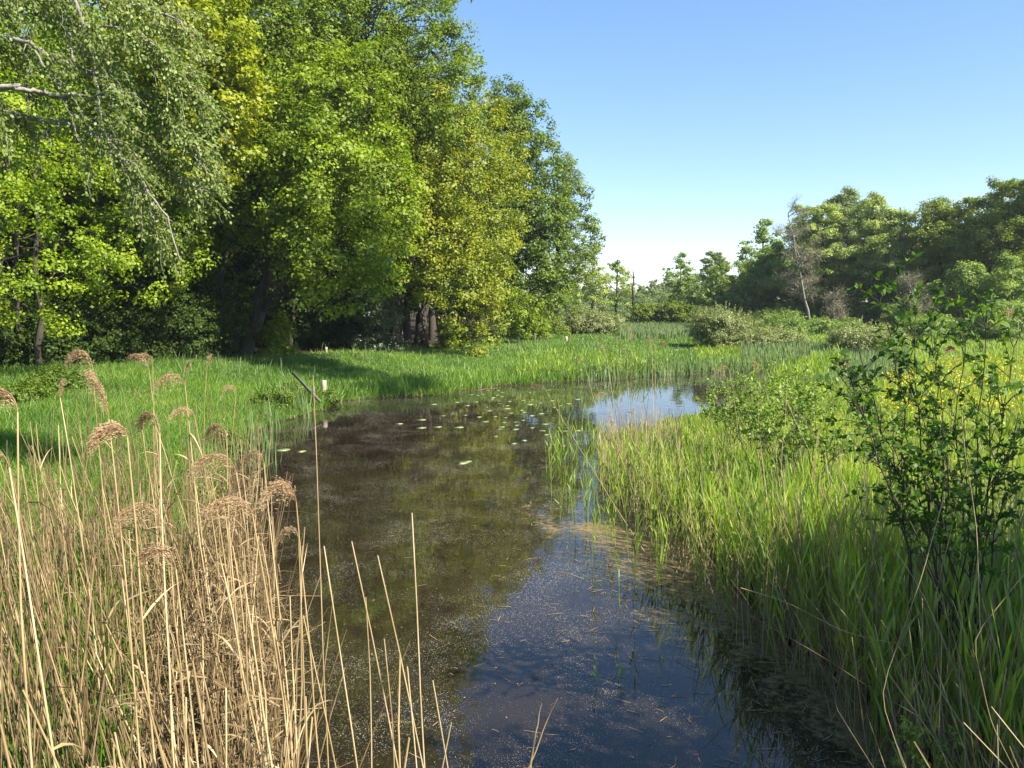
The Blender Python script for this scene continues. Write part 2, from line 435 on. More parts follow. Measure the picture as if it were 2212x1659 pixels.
for (px, py, rx, ry, am) in [(620, 955, 1.3, 1.6, .20), (1180, 842, 5, 1.2, .26), (1060, 1075, .5, .5, .25), (1150, 1090, .5, 1.2, .22), (1080, 1245, .35, .2, .3), (810, 1297, .25, .12, .3), (1180, 1140, .8, .7, .2), (760, 1560, .7, .6, .3), (1000, 1560, .6, .5, .05)]:
    c = gnd(px, py); sc += am * np.exp(-((X - c[0]) / rx) ** 2 - ((Y_ - c[1]) / ry) ** 2)
a = water.data.attributes.new('scum', 'FLOAT', 'POINT'); a.data.foreach_set('value', sc.ravel().astype(np.float32))
a = water.data.attributes.new('edge', 'FLOAT', 'POINT'); a.data.foreach_set('value', D.ravel().astype(np.float32))

# ------------------------------------------------------------------ trees
def crown_geo(g, lobes, leaf=(.13, .09), clump_r=.42, dens=1.0, per=42, flat=.75, scatter=.08, inner=.25):
    """leaf clumps through the volume of several lobes; returns clump centres per lobe"""
    cents = []
    for lb in lobes:
        c = np.array(lb[0]); r = lb[1] * 1.12; fz = lb[2] if len(lb) > 2 else .85
        n = max(5, int(dens * 3.1 * r * r / clump_r ** 2 * .8))
        d = sph(n); rad = np.where(rng.random(n) < inner, rng.uniform(.3, .85, n), rng.uniform(.82, 1.10, n))
        # bumpy outline: push in or out with a low-frequency wave
        bump = 1 + .16 * np.sin(d[:, 0] * 5 + c[0]) * np.cos(d[:, 1] * 4.3 + c[1]) + .10 * np.sin(d[:, 2] * 9 + c[0] * 2)
        cc = c + d * (r * rad * bump)[:, None] * np.array([1, 1, fz])
        cents.append((c, r, cc))
        cr = clump_r * rng.uniform(.55, 1.3, n)
        k = rng.poisson(1.7 * per * (cr / clump_r) ** 1.6) + 3
        idx = np.repeat(np.arange(n), k)
        dl = sph(len(idx)); rl = rng.random(len(idx)) ** .45
        p = cc[idx] + dl * (cr[idx] * rl)[:, None] * np.array([1.1, 1.1, flat])
        out = nrm(p - c)
        nor = nrm(dl * .35 + out * .45 + np.array([.0, 0, .55]) + rng.normal(size=p.shape) * .42)
        s = rng.uniform(.5, 1.5, len(idx)) 
        cv = np.clip(rng.normal(.5, .2, n)[idx] + rng.normal(0, .2, len(idx)), 0, 1)
        diamonds(g, p, nor, leaf[0] * s, leaf[1] * s, cv)
        m = int(scatter * len(idx))
        if m:
            p = c + sph(m) * (r * rng.uniform(.7, 1.2, m))[:, None] * np.array([1, 1, fz])
            diamonds(g, p, sph(m) + np.array([0, 0, .4]), leaf[0], leaf[1])
    return cents

def build_tree(name, label, cat, base, top, lobes, mat, bark='bark', r0=.28, group=None, twigs=6, mid=None, leaf=(.13, .09),
               clump_r=.42, dens=1.0, per=42, flat=.75, extra_trunks=(), inner=.25, scatter=.08, limb=.30):
    base = np.array(base, float); top = np.array(top, float)
    e = empty(name, base, label, cat, group)
    g = Geo(); cents = crown_geo(g, lobes, leaf, clump_r, dens, per, flat, scatter, inner)
    g.obj('crown', M[mat], e, base)
    t = Geo()
    trunk = bez(base - np.array([0, 0, .15]), top, 14, 0, r0 * .25, mid)
    tt = np.linspace(0, 1, 14); rr = r0 * (1.0 - .75 * tt) * (1 + .5 * np.exp(-tt * 18))
    tube(t, trunk, rr, 9)
    for b2, t2, r2 in extra_trunks:
        pts = bez(np.array(b2) - np.array([0, 0, .1]), t2, 10, 0, r2 * .3)
        tube(t, pts, r2 * (1 - .7 * np.linspace(0, 1, 10)), 7)
    for c, r, cc in cents:
        # limb leaves the trunk below the lobe
        z = c[2] - .45 * np.linalg.norm((c - top)[:2]) - r * .4
        q = int(np.argmin(np.abs(trunk[:, 2] - z))); q = min(max(q, 4), 13)
        a = trunk[q]; L = np.linalg.norm(c - a)
        pts = bez(a, c, 9, -.06 * L, .035 * L)
        rl = max(.025, min(rr[q] * .8, limb * r0 * (.4 + .25 * r)))
        tube(t, pts, rl * (1 - .7 * np.linspace(0, 1, 9)), 6)
        ns = min(len(cc), int(twigs * r) + 2)
        for w in rng.choice(len(cc), ns, replace=False):
            a2 = pts[rng.integers(4, 9)]
            q2 = bez(a2, cc[w], 5, -.03, .06 * r * .6)
            tube(t, q2, np.linspace(rl * .32, .008, 5), 4)
    t.obj('trunk', M[bark], e, base)
    return e

def H(x, y): return float(height(np.array([x]), np.array([y]))[0])
def gb(px, Y):
    x = (px - 1106) / F * Y / (_c)
    return np.array([x, Y, H(x, Y)])
def LB(lst): return [(at(l[0], l[1], l[2]), l[3]) + ((l[4],) if len(l) > 4 else ()) for l in lst]

# --- left wood
EDGE = "trees at the edge of the left wood"
build_tree('oak_tree', 'big bright green oak with leaning trunk at the edge of the left wood', 'tree', gb(528, 33), at(600, 330, 33),
           LB([(500, 300, 31, 2.3), (610, 215, 31, 2.5), (730, 260, 31, 2.4), (560, 400, 31, 2.0), (690, 400, 30, 2.2), (790, 400, 31, 2.0),
               (640, 500, 30, 1.5), (745, 520, 29.5, 1.8), (810, 560, 30, 1.2), (700, 600, 29.5, 1.1), (760, 630, 29.5, .9), (660, 605, 30, .6), (655, 450, 29.5, 1.2),
               (440, 480, 32, 1.3), (840, 480, 31, 1.2), (680, 335, 29.5, 1.6), (590, 300, 29.5, 1.5)]),
           'oak_bright', r0=.34, group=EDGE, mid=at(585, 620, 33), dens=1.05)
build_tree('oak_tree', 'tall olive green oak rising above the picture, dark boughs against the sky', 'tree', gb(665, 41), at(760, 40, 38),
           LB([(590, 60, 34, 2.8), (710, 110, 34, 2.6), (690, -60, 36, 3.2), (820, 60, 36, 2.6), (800, 190, 35, 2.2), (890, 190, 36, 2.2), (870, -60, 37, 2.6),
               (950, 240, 37, 1.8), (950, 130, 38, 1.7), (985, 80, 38.5, .9), (1000, 160, 38, .9), (960, 60, 39, .8), (930, 20, 39, .9), (560, -140, 36, 3), (760, -180, 37, 3)]),
           'oak_mid', r0=.36, group=EDGE, dens=.85, per=34, twigs=9)
build_tree('oak_tree', 'bronze olive oak sweeping its lowest boughs down to the meadow', 'tree', gb(905, 43), at(960, 260, 42),
           LB([(900, 300, 38, 2.5), (1000, 300, 41, 2.4), (1050, 350, 43, 2.0), (1070, 430, 43, 1.9), (980, 400, 39, 2.3), (880, 400, 37, 2.1), (1065, 510, 43, 1.5),
               (930, 500, 37, 2.0), (1010, 520, 39, 1.9), (880, 560, 36.5, 1.3), (980, 600, 38, 1.7), (1050, 600, 40, 1.4), (1010, 680, 38, 1.2), (1040, 730, 37.5, .7),
               (1050, 660, 38, 1.0), (1035, 765, 37, .35), (930, 620, 37.5, 1.0), (860, 470, 36, 1.2)]),
           'oak_bronze', r0=.32, group=EDGE, dens=.95, per=36, twigs=10)
build_tree('oak_tree', 'dark green oak with a rounded top beyond the bronze oak', 'tree', gb(1110, 60), at(1115, 260, 59),
           LB([(1095, 225, 59, 1.7), (1125, 280, 58, 2.2), (1070, 260, 60, 2.0), (1140, 360, 58, 2.3), (1090, 380, 58, 2.5), (1150, 450, 58, 2.2), (1190, 480, 58, 1.7),
               (1110, 500, 57, 2.3), (1170, 560, 57, 2.1), (1120, 600, 56, 2.0), (1160, 640, 56, 1.7), (1130, 680, 56, 1.2), (1195, 620, 57, 1.4)]),
           'oak_dark', r0=.4, group=EDGE, leaf=(.17, .12), clump_r=.5, per=44, dens=1.25)
build_tree('oak_tree', 'pale olive oak reaching right over the far end of the meadow', 'tree', gb(1190, 66), at(1215, 400, 65),
           LB([(1205, 380, 66, 1.5), (1225, 430, 65, 1.6), (1245, 490, 65, 1.4), (1275, 490, 66, .8), (1200, 460, 66, 1.6), (1280, 545, 66, .8), (1250, 550, 65, 1.3),
               (1215, 560, 65, 1.7), (1210, 640, 64, 1.4), (1255, 600, 65, .9), (1240, 400, 66, .8), (1290, 520, 66, .5), (1225, 350, 66, .6)]),
           'oak_mid', r0=.34, group=EDGE, leaf=(.16, .11), clump_r=.45, per=34, dens=1.15, twigs=8)
build_tree('hawthorn_tree', 'small rounded green tree under the oaks at the meadow end', 'tree', gb(1120, 50), at(1120, 690, 50),
           LB([(1110, 690, 50, 1.0), (1130, 660, 50, .9), (1095, 660, 51, .9), (1135, 705, 50, .7)]), 'oak_bright', r0=.09, leaf=(.15, .11), clump_r=.35, per=22, group=EDGE)
build_tree('maple_tree', 'golden yellow maple between the alder boughs and the big oak', 'tree', gb(425, 36), at(440, 130, 29),
           LB([(390, 20, 27, 1.7), (430, 120, 27, 1.6), (480, 210, 27, 1.3), (500, 290, 27, .9), (420, 250, 27.5, 1.5), (450, 350, 27.5, 1.2), (350, 120, 28, 1.5), (500, 140, 28, 1.0)]),
           'maple_gold', r0=.13, group=EDGE, leaf=(.14, .11), clump_r=.36)
build_tree('maple_tree', 'lime green maple filling the left border of the picture', 'tree', gb(-30, 23), at(20, 280, 23),
           LB([(10, 340, 22, 1.0), (0, 460, 22, 1.0), (80, 440, 23, .8), (30, 580, 22, .7), (150, 500, 23, .7), (0, 240, 23, 1.6), (100, 300, 24, 1.6), (220, 560, 23.5, .9),
               (130, 600, 23, .8), (30, 640, 22, .7), (130, 690, 23, .5)]),
           'maple_lime', r0=.15, group=EDGE, leaf=(.09, .07), clump_r=.3, per=40, dens=.7)
build_tree('maple_tree', 'lime maple behind the hanging alder leaves with thin dark trunk', 'tree', gb(210, 29), at(230, 220, 29),
           LB([(180, 250, 28, 1.8), (280, 330, 28, 1.8), (200, 400, 28, 1.7), (330, 450, 28, 1.6), (280, 530, 28, 1.2), (380, 540, 28, 1.0), (160, 100, 29, 2.2), (290, 180, 29, 2), (60, 150, 28, 2), (330, 620, 28, .8), (230, 620, 28, .8)]),
           'maple_lime', r0=.2, group=EDGE, dens=.6, per=46, leaf=(.11, .08))
build_tree('oak_tree', 'second oak trunk leaning right beside the big oak, thin dark crown', 'tree', gb(470, 33.5), at(530, 420, 34),
           LB([(520, 470, 35, 1.3), (470, 560, 34.5, 1.0), (600, 560, 36, 1.0), (520, 650, 35, .7), (600, 700, 34.5, .5)]),
           'oak_bright', r0=.26, group=EDGE, mid=at(455, 640, 34), dens=.7)

# prototypes for the wood behind and across; each a 15 m tree standing on the origin
def proto(name, label, mat, h, w, nl, bark='bark', flat_lobes=.8, leaf=(.2, .15), per=24, clump_r=.5, dens=.8, low=.3, r0=.22, group=None, inner=.3, twigs=5):
    lob = []
    for k in range(nl):
        t = (k + .5) / nl; z = h * (low + (1 - low) * t) - .3
        wr = w * math.sin(math.pi * min(1, .22 + .72 * t)) ** .8
        a = k * 2.4 + rng.uniform(-.4, .4); q = wr * rng.uniform(.35, .75)
        r = wr * rng.uniform(.42, .62) * (1 if t < .85 else .8)
        lob.append((np.array([math.cos(a) * q, math.sin(a) * q, min(z, h - r * flat_lobes)]), r, flat_lobes))
    return build_tree(name, label, 'tree', (0, 0, 0), (rng.uniform(-.4, .4), rng.uniform(-.4, .4), h * .88), lob, mat, bark, r0, group, twigs,
                      leaf=leaf, clump_r=clump_r, dens=dens, per=per, inner=inner)

WOODL = "dark trees deep in the left wood"
p1 = proto('woodland_tree', 'dark tree standing deep in the shade of the left wood', 'understory_shaded', 15, 3.6, 15, low=.12, group=WOODL)
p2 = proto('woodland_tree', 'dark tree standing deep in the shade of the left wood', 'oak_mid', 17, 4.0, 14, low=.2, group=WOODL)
k1, k2 = children(p1), children(p2)
spots = [(-24, 27, 1), (-19, 31, 1), (-25, 34, 1), (-16, 36, 1.1), (-21, 38, 1.15), (-13, 40, 1.2), (-28, 42, 1.1), (-17, 44, 1.25), (-10.5, 45, 1.25), (-22, 48, 1.2), (-8, 47, 1.3), (-14, 52, 1.3),
         (-7, 52, 1.3), (-11, 58, 1.2), (-5.5, 58, 1.1), (-8, 68, 1.1), (-3, 70, .9), (-30, 30, 1), (-28, 22, .9), (-32, 36, 1.1), (-9.5, 41.5, 1.25), (-7.0, 47, 1.1), (-16, 60, 1.2), (-24, 56, 1.2), (-1.2, 68, .7),
         (-22, 23, .8), (-11.5, 38.5, 1.0), (-5, 50, 1.05), (-3.6, 60, .9), (-36, 50, 1.2), (-30, 60, 1.2), (-20, 70, 1.2), (-12, 76, 1.2), (-40, 34, 1.2), (-38, 24, 1.1), (-34, 18, 1), (-15, 41, .5), (-18.5, 40.5, .55), (-12, 43, .5), (-21, 43, .6), (-9.8, 47.5, .5), (-23.5, 38, .6), (-16, 47, .6), (-26, 44, .7), (-13, 49, .6), (-19, 52, .7),
         (-50, 60, 1.3), (-42, 66, 1.3), (-60, 40, 1.3), (-52, 30, 1.3), (-45, 18, 1.2), (-32, 78, 1.3), (-22, 84, 1.3), (-14, 92, 1.3), (-6, 90, 1.2), (-17.5, 55, .8), (-19.5, 61, 1), (-16, 51, .7), (-18.5, 57, .6), (-21, 66, 1.1)]
for n, (x, y, sc_) in enumerate(spots):
    src, kk = (p1, k1) if n % 2 == 0 else (p2, k2)
    if n == 0: p1.location = (x, y, H(x, y)); continue
    if n == 1: p2.location = (x, y, H(x, y)); continue
    copy_tree(src, kk, (x, y, H(x, y)), rng.uniform(0, 6.28), rng.uniform(.92, 1.05) * sc_)

# undergrowth bushes along the dark foot of the left wood
def bush(name, label, px, py, Y, r, mat, fz=.8, n=6, spread=1.2, leaf=(.13, .09), clump_r=.25, per=26, dens=1.0, bark='bark', group=None, cat='bush', stems=9, spike=0):
    c = at(px, py, Y); base = np.array([c[0], Y, H(c[0], Y)])
    if name == 'bramble': c[2] = base[2] + r * .5
    e = empty(name, base, label, cat, group)
    g = Geo(); lob = []
    for k in range(n):
        a = rng.uniform(0, 6.28); q = rng.uniform(0, spread - .5) * r
        lob.append((c + np.array([math.cos(a) * q, math.sin(a) * q, rng.uniform(-.25, .2) * r * fz]), r * rng.uniform(.5, .75), fz))
    for k in range(4):
        a = k * 1.57 + rng.uniform(-.4, .4)
        lob.append((np.array([c[0] + math.cos(a) * r * .55, c[1] + math.sin(a) * r * .55, base[2] + r * .28]), r * .5, .7))
    cents = crown_geo(g, lob, leaf, clump_r, dens, per, .8, .12, .35)
    if spike:
        m = spike; b = c + sph(m) * np.array([r, r, r * fz]) * .9; b[:, 2] = np.abs(b[:, 2] - c[2]) + c[2]
        for q in range(m):
            d = nrm(b[q] - (base + np.array([0, 0, -.3 * r])))
            L = rng.uniform(.2, .5) * r * .7; tt = rng.random(14)[:, None]
            diamonds(g, b[q] + d * L * tt + rng.normal(0, .02, (14, 3)), sph(14) + d * .5, leaf[0], leaf[1])
    g.obj('foliage', M[mat], e, base)
    t = Geo()
    for k in range(stems):
        cc = cents[k % len(cents)][2]; tip = cc[rng.integers(len(cc))]
        b = base + np.array([rng.normal(0, .1 * r), rng.normal(0, .1 * r), -.05])
        tube(t, bez(b, tip, 6, 0, .04 * r), np.linspace(.018 + .02 * r, .006, 6), 5)
    t.obj('stem', M[bark], e, base)
    return e
UG = "undergrowth at the foot of the left wood"
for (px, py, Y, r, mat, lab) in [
    (60, 730, 27, 1.5, 'understory_shaded', 'dark leafy undergrowth at the left border under the lime maple'),
    (170, 700, 28, 1.6, 'understory_shaded', 'dark undergrowth bush below the hanging alder leaves'),
    (280, 690, 29, 1.7, 'understory_shaded', 'dark green undergrowth left of the leaning oak trunks, nearest the reeds'),
    (390, 690, 30, 1.6, 'understory_shaded', 'dark green undergrowth bush beside the second oak trunk'),
    (330, 610, 30, 1.4, 'understory_shaded', 'tall shaded undergrowth behind the hanging alder leaves'),
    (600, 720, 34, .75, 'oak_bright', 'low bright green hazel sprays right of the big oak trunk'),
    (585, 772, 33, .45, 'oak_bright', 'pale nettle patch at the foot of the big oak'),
    (650, 700, 37, 1.2, 'understory_shaded', 'dark undergrowth behind the hazel sprays'),
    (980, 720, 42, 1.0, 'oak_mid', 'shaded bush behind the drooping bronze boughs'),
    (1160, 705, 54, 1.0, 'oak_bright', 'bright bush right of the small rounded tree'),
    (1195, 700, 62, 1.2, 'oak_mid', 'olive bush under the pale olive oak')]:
    if mat == 'understory_shaded': Y = Y + (1.5 if px < 430 else 3.5); r = r * 1.4
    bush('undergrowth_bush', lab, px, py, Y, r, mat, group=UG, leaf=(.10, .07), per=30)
bush('holly_bush', 'silvery glossy holly bush in the dark gap between the oaks', 815, 670, 39, 1.35, 'holly', fz=.8, clump_r=.2, leaf=(.09, .06), per=22)
bush('holly_bush', 'second darker holly bush left of the silvery one', 745, 690, 40, 1.1, 'understory_shaded', fz=.9)

# thin trunks standing in the dark gap
TR = "thin trunks in the dark gaps of the left wood"
def pole_tree(px0, py0, px1, py1, Y, r, bark, label, name='bare_trunk', group=TR, twigs=5, kinks=.06):
    a = gb(px0, Y); b = at(px1, py1, Y)
    g = Geo(); L = np.linalg.norm(b - a)
    pts = bez(a - np.array([0, 0, .1]), b, 12, 0, kinks)
    tube(g, pts, r * (1 - .7 * np.linspace(0, 1, 12)), 7)
    for k in range(twigs):
        q = rng.integers(4, 12); d = sph(1)[0]; d[2] = abs(d[2]) * .5 + .1
        tube(g, bez(pts[q], pts[q] + nrm(d) * L * rng.uniform(.06, .18), 5, 0, .05), np.linspace(r * .3, .008, 5), 4)
    o = g.obj(name, M[bark], None, a); o.location = tuple(a)
    tag(o, label, 'tree trunk', group)
    return o
for args in [(395, 0, 380, 560, 31, .1, 'bark_light', 'thin pale trunk beside the dark undergrowth'), (500, 0, 505, 560, 36, .12, 'bark', 'thin straight trunk between the two leaning oak trunks'),
             (625, 0, 640, 620, 38, .14, 'bark', 'dark trunk left of the dark holly'), (680, 0, 690, 640, 42, .12, 'bark_light', 'pale slim trunk far back in the gap'),
             (870, 0, 860, 560, 43, .10, 'bark_light', 'slim trunk right of the silvery holly'), (900, 0, 930, 560, 44, .16, 'bark', 'dark trunk rising behind the bronze boughs'),
             (925, 0, 900, 600, 42, .09, 'bark_light', 'thin pale trunk leaning left under the bronze oak'), (960, 0, 965, 600, 45, .13, 'bark', 'dark trunk in the shade under the bronze oak'),
             (90, 0, 60, 80, 26, .11, 'bark', 'long dark trunk near the left border'), (30, 0, 55, 160, 27, .10, 'bark', 'dark trunk at the very left border')]:
    pole_tree(*args, twigs=7)

# --- near alder whose boughs hang into the upper left
e = empty('alder_tree', (-10.2, 10.5, H(-10.2, 10.5)), 'near alder reaching in from the left border with pale boughs and hanging leafy twigs', 'tree')
t = Geo(); base = np.array([-10.2, 10.5, H(-10.2, 10.5)])
tube(t, bez(base, (-10.4, 10.8, 15), 10, 0, .06), np.linspace(.22, .06, 10), 9)
boughs = [([(-420, 300), (-100, 60), (0, 80), (60, 90), (110, 122), (160, 142), (185, 150)], .042), ([(60, -60), (120, 20), (150, 80), (160, 140)], .04),
          ([(-420, 380), (-80, 200), (0, 185), (60, 195), (110, 205), (170, 208), (215, 205)], .04), ([(-60, 215), (20, 183), (90, 200), (140, 215), (200, 262), (240, 300)], .05),
          ([(-420, 400), (-60, 230), (25, 243), (90, 262), (160, 270), (215, 292), (240, 325), (265, 380), (285, 430), (300, 480)], .05),
          ([(130, -80), (175, 40), (190, 90), (205, 150), (215, 230), (235, 300), (300, 400), (340, 480)], .03),
          ([(215, 205), (280, 200), (330, 230), (400, 300), (450, 380)], .02), ([(240, 300), (320, 330), (400, 400), (470, 420)], .018),
          ([(240, 325), (300, 380), (360, 470), (390, 560)], .018), ([(170, 60), (260, 60), (340, 100), (400, 180), (440, 260)], .02),
          ([(-300, 100), (-50, -20), (100, -20), (250, 0), (380, 40)], .035), ([(75, 110), (120, 180), (150, 250), (180, 330)], .015)]
tw = []
for bi, (pp, r) in enumerate(boughs):
    Yb = 11 + .25 * math.sin(bi * 2.1)
    pts = np.array([at(x, y, Yb + .15 * math.sin(k * 1.3 + bi)) for k, (x, y) in enumerate(pp)])
    if pp[0][0] < -200: pts[0] = (-10.2, 10.5, pts[0][2])
    s = np.linspace(0, len(pts) - 1, len(pts) * 4)
    pts = np.stack([np.interp(s, np.arange(len(pts)), pts[:, k]) for k in range(3)], 1) + rng.normal(0, .012, (len(s), 3))
    tube(t, pts, np.linspace(r * .95, r * .4, len(s)), 7)
    for p in pts[len(pts) // 4:]: tw.append(p)
tw = np.array(tw)
g = Geo()
cover = [(30, 30, .8), (120, 30, .9), (230, 60, .9), (320, 60, .8), (70, 150, .5), (250, 150, .9), (350, 170, .8), (300, 260, .9), (390, 260, .8), (440, 330, .6), (340, 350, .9), (420, 410, .6), (470, 410, .3),
         (300, 440, .6), (350, 480, .6), (390, 520, .35), (375, 580, .25), (20, 260, .5), (60, 330, .4), (420, 170, .5), (180, 260, .6), (450, 250, .35), (250, 350, .55), (10, 100, .5)]
for (px, py, r) in cover:
    c0 = at(px, py, 11.1)
    for _ in range(int(34 * r * r) + 6):
        d = sph(1)[0] * r * rng.random() ** .4; tip = c0 + d * np.array([1, 1.2, 1])
        a2 = tw[np.argmin(np.linalg.norm(tw - (tip + np.array([-.35, 0, .45])), axis=1))]
        L = np.linalg.norm(tip - a2)
        if L > 1.6: a2 = tip + np.array([-.4, rng.normal(0, .1), .5]); L = .65
        pts = bez(a2, tip, 7, -.10 * L, .02)
        tube(t, pts, np.linspace(.007, .0025, 7), 4, .3)
        # leaves along the twig and short side twigs
        m = rng.integers(44, 70); u = .25 + .75 * rng.random(m)
        ax = np.stack([np.interp(u, np.linspace(0, 1, 7), pts[:, k]) for k in range(3)], 1)
        off = sph(m) * rng.uniform(.02, .12, m)[:, None]; ll = rng.uniform(.026, .05, m)
        dd = nrm(off + np.array([.15, 0, -.35]) * .12)
        blades(g, ax + off * .8, dd, ll, ll * .8, .2, (.15, .85, 1, .8, .1), side=rng.normal(size=(m, 3)))
t.obj('trunk', M['bark_grey'], e, base); g.obj('crown', M['alder_near'], e, base)

# --- far trees in the middle
def sparse_tree(name, label, px, pytop, Y, w, mat, levels=9, r0=.17, lean=0, group=None, dens=1.0, low=.35, leaf=(.16, .12), bark='bark', cat='tree', droop=0):
    b = gb(px, Y); top = at(px + lean, pytop, Y); h = top[2] - b[2]
    lob = []; levels = int(levels * 2.4)
    for k in range(levels):
        t = low + (1 - low) * (k + .5) / levels; a = k * 2.4 + rng.uniform(-.3, .3)
        ww = w * math.sin(math.pi * (.25 + .7 * (k + .5) / levels)) ** .7
        q = ww * rng.uniform(.2, 1.0)
        lob.append((b + (top - b) * t + np.array([math.cos(a) * q, math.sin(a) * q, rng.normal(0, .2)]), ww * rng.uniform(.18, .34), .45))
    lob.append((top - np.array([0, 0, w * .2]), w * .25, .8))
    return build_tree(name, label, cat, b, top, lob, mat, bark, r0, group, 9, leaf=leaf, clump_r=.32, dens=.8 * dens, per=14, scatter=.15)
RW = "trees along the front of the right wood"
def alder(px, pytop, Y, w, label, mat='alder_far', levels=14, r0=.17, low=.25, lean=0, flat=.34, dens=.7, bark='bark', name='alder_tree', grp=None):
    b = gb(px, Y); top = at(px + lean, pytop + 8, Y)
    lob = []
    levels = int(levels * 2.1)
    for k in range(levels):
        t = low + (1 - low) * ((k + .6) / levels) ** .8; a = k * 2.4 + rng.uniform(-.5, .5)
        ww = w * (1.05 - .75 * max(0, (k + .5) / levels - .35) / .65); q = ww * rng.uniform(.3, .95)
        lob.append((b + (top - b) * t + np.array([math.cos(a) * q, math.sin(a) * q, rng.normal(0, .3)]), ww * rng.uniform(.28, .5), flat * rng.uniform(.8, 1.3)))
    lob.append((top - np.array([0, 0, w * .3]), w * .34, .9)); lob.append((top - np.array([.2 * w, 0, w * .7]), w * .42, .9)); lob.append((top - np.array([-.3 * w, 0, w * 1.0]), w * .45, .9))
    return build_tree(name, label, 'tree', b, top, lob, mat, bark, r0, grp or RW, 6, leaf=(.15, .10), clump_r=.42, dens=dens, per=44, scatter=.12)
ALD = "thin alders standing in the marsh"
sparse_tree('alder_tree', 'thin leafy alder with dark trunk nearest the left oaks', 1225, 590, 72, 1.3, 'alder_far', 7, group=ALD, low=.45, lean=-3)
sparse_tree('alder_tree', 'thin open alder between the oaks and the pointed one', 1280, 562, 84, 2.3, 'alder_far', 10, group=ALD)
sparse_tree('alder_tree', 'thin open alder with pointed top standing alone against the sky', 1328, 568, 88, 2.4, 'alder_far', 10, group=ALD, lean=6, dens=.9)
pole_tree(1366, 0, 1368, 590, 84, .2, 'bark', 'dead bare tree snag with stubby twigs against the sky', 'dead_tree', None, 14, .12)
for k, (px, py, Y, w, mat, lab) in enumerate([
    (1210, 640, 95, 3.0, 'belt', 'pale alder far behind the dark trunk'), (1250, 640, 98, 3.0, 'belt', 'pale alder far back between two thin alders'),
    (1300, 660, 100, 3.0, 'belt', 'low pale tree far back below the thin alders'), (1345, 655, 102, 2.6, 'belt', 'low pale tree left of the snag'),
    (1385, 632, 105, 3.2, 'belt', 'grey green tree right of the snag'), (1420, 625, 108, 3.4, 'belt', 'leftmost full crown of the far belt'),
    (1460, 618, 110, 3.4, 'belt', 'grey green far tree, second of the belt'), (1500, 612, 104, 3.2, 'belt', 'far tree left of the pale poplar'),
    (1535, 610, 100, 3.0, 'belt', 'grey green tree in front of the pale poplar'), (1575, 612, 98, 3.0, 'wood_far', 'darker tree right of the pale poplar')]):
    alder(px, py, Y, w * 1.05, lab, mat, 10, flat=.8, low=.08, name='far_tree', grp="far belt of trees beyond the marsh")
sparse_tree('poplar_tree', 'pale round poplar crown rising above the far belt', 1545, 546, 110, 2.4, 'poplar', 12, .16, low=.45, dens=1.6, leaf=(.24, .18))
g = Geo(); c = at(1575, 603, 95)
m = 260; dd = sph(m); dd[:, 2] *= .3
blades(g, c + sph(m) * np.array([.35, .35, .16]), dd, rng.uniform(.3, .6, m), .03, 0, (1, 1, .5), side=sph(m))
tube(g, bez(gb(1575, 95), c, 8, 0, .1), np.linspace(.16, .08, 8), 6)
o = g.obj('dead_tree', M['bark'], None, gb(1575, 95)); o.location = tuple(gb(1575, 95)); tag(o, 'broken tree topped by a dark twig nest beside the pale poplar', 'dead tree')

# --- right wood
alder(1612, 560, 84, 2.6, 'dark green tree at the left end of the right wood', 'wood_far', 10, flat=.7)
alder(1650, 542, 80, 2.8, 'dark bushy tree left of the bare grey willow', 'wood_far', 11, flat=.7)
alder(1685, 528, 79, 2.6, 'dark tree just behind the bare grey willow', 'wood_far', 11, flat=.7)
alder(1735, 448, 76, 2.8, 'tall alder rising behind the bare grey willow', levels=15)
alder(1775, 440, 74, 2.4, 'alder with a thin bright trunk next to the tallest crown', levels=14, low=.4)
alder(1828, 402, 80, 3.4, 'tallest pale rounded crown of the right wood', 'poplar', 16, dens=1.0)
alder(1885, 418, 72, 2.8, 'layered alder with dark bare trunk right of the tallest crown', levels=16, low=.3, dens=.8)
alder(1945, 440, 71, 2.6, 'layered alder beside the sky notch in the right wood', levels=14, low=.25)
alder(2030, 425, 68, 3.6, 'dark broad oak right of the sky notch', 'oak_far', 14, flat=.75, r0=.26, low=.35, name='oak_tree')
alder(2095, 425, 67, 2.8, 'olive oak with pale forked limbs near the right border', 'oak_far', 14, flat=.7, name='oak_tree', bark='bark_light')
alder(2150, 395, 64, 2.4, 'tall yellowish tree whose tip tops the right wood', 'oak_far', 14, flat=.6, name='oak_tree', lean=15)
alder(2205, 385, 62, 2.8, 'bright green tree on the right border', 'oak_far', 14, flat=.7, name='oak_tree')
alder(2270, 350, 60, 3.0, 'green oak just past the right border', 'oak_far', 12, flat=.7, name='oak_tree')
alder(2100, 560, 60, 2.6, 'rounded dark green tree low at the right, in front of the olive oak', 'wood_far', 9, flat=.8, low=.1, r0=.14, name='sallow_tree')
alder(2185, 560, 57, 2.6, 'rounded green tree low on the right border', 'wood_far', 9, flat=.8, low=.1, r0=.14, name='sallow_tree')
alder(1990, 620, 62, 2.2, 'low shaded tree under the dark broad oak', 'wood_far', 8, flat=.8, low=.1, r0=.12, name='sallow_tree')
BK = "background trees of the right wood"
p3 = proto('woodland_tree', 'green tree deep inside the right wood', 'wood_far', 12, 3.2, 14, low=.08, group=BK, leaf=(.28, .2), per=18)
k3 = children(p3)
sp3 = [(19, 90), (23, 88), (27, 86), (31, 85), (35, 84), (39, 82), (43, 80), (25, 80), (30, 78), (35, 76), (40, 74), (45, 70), (33, 72), (22, 84), (28, 75), (47, 62), (50, 72)]
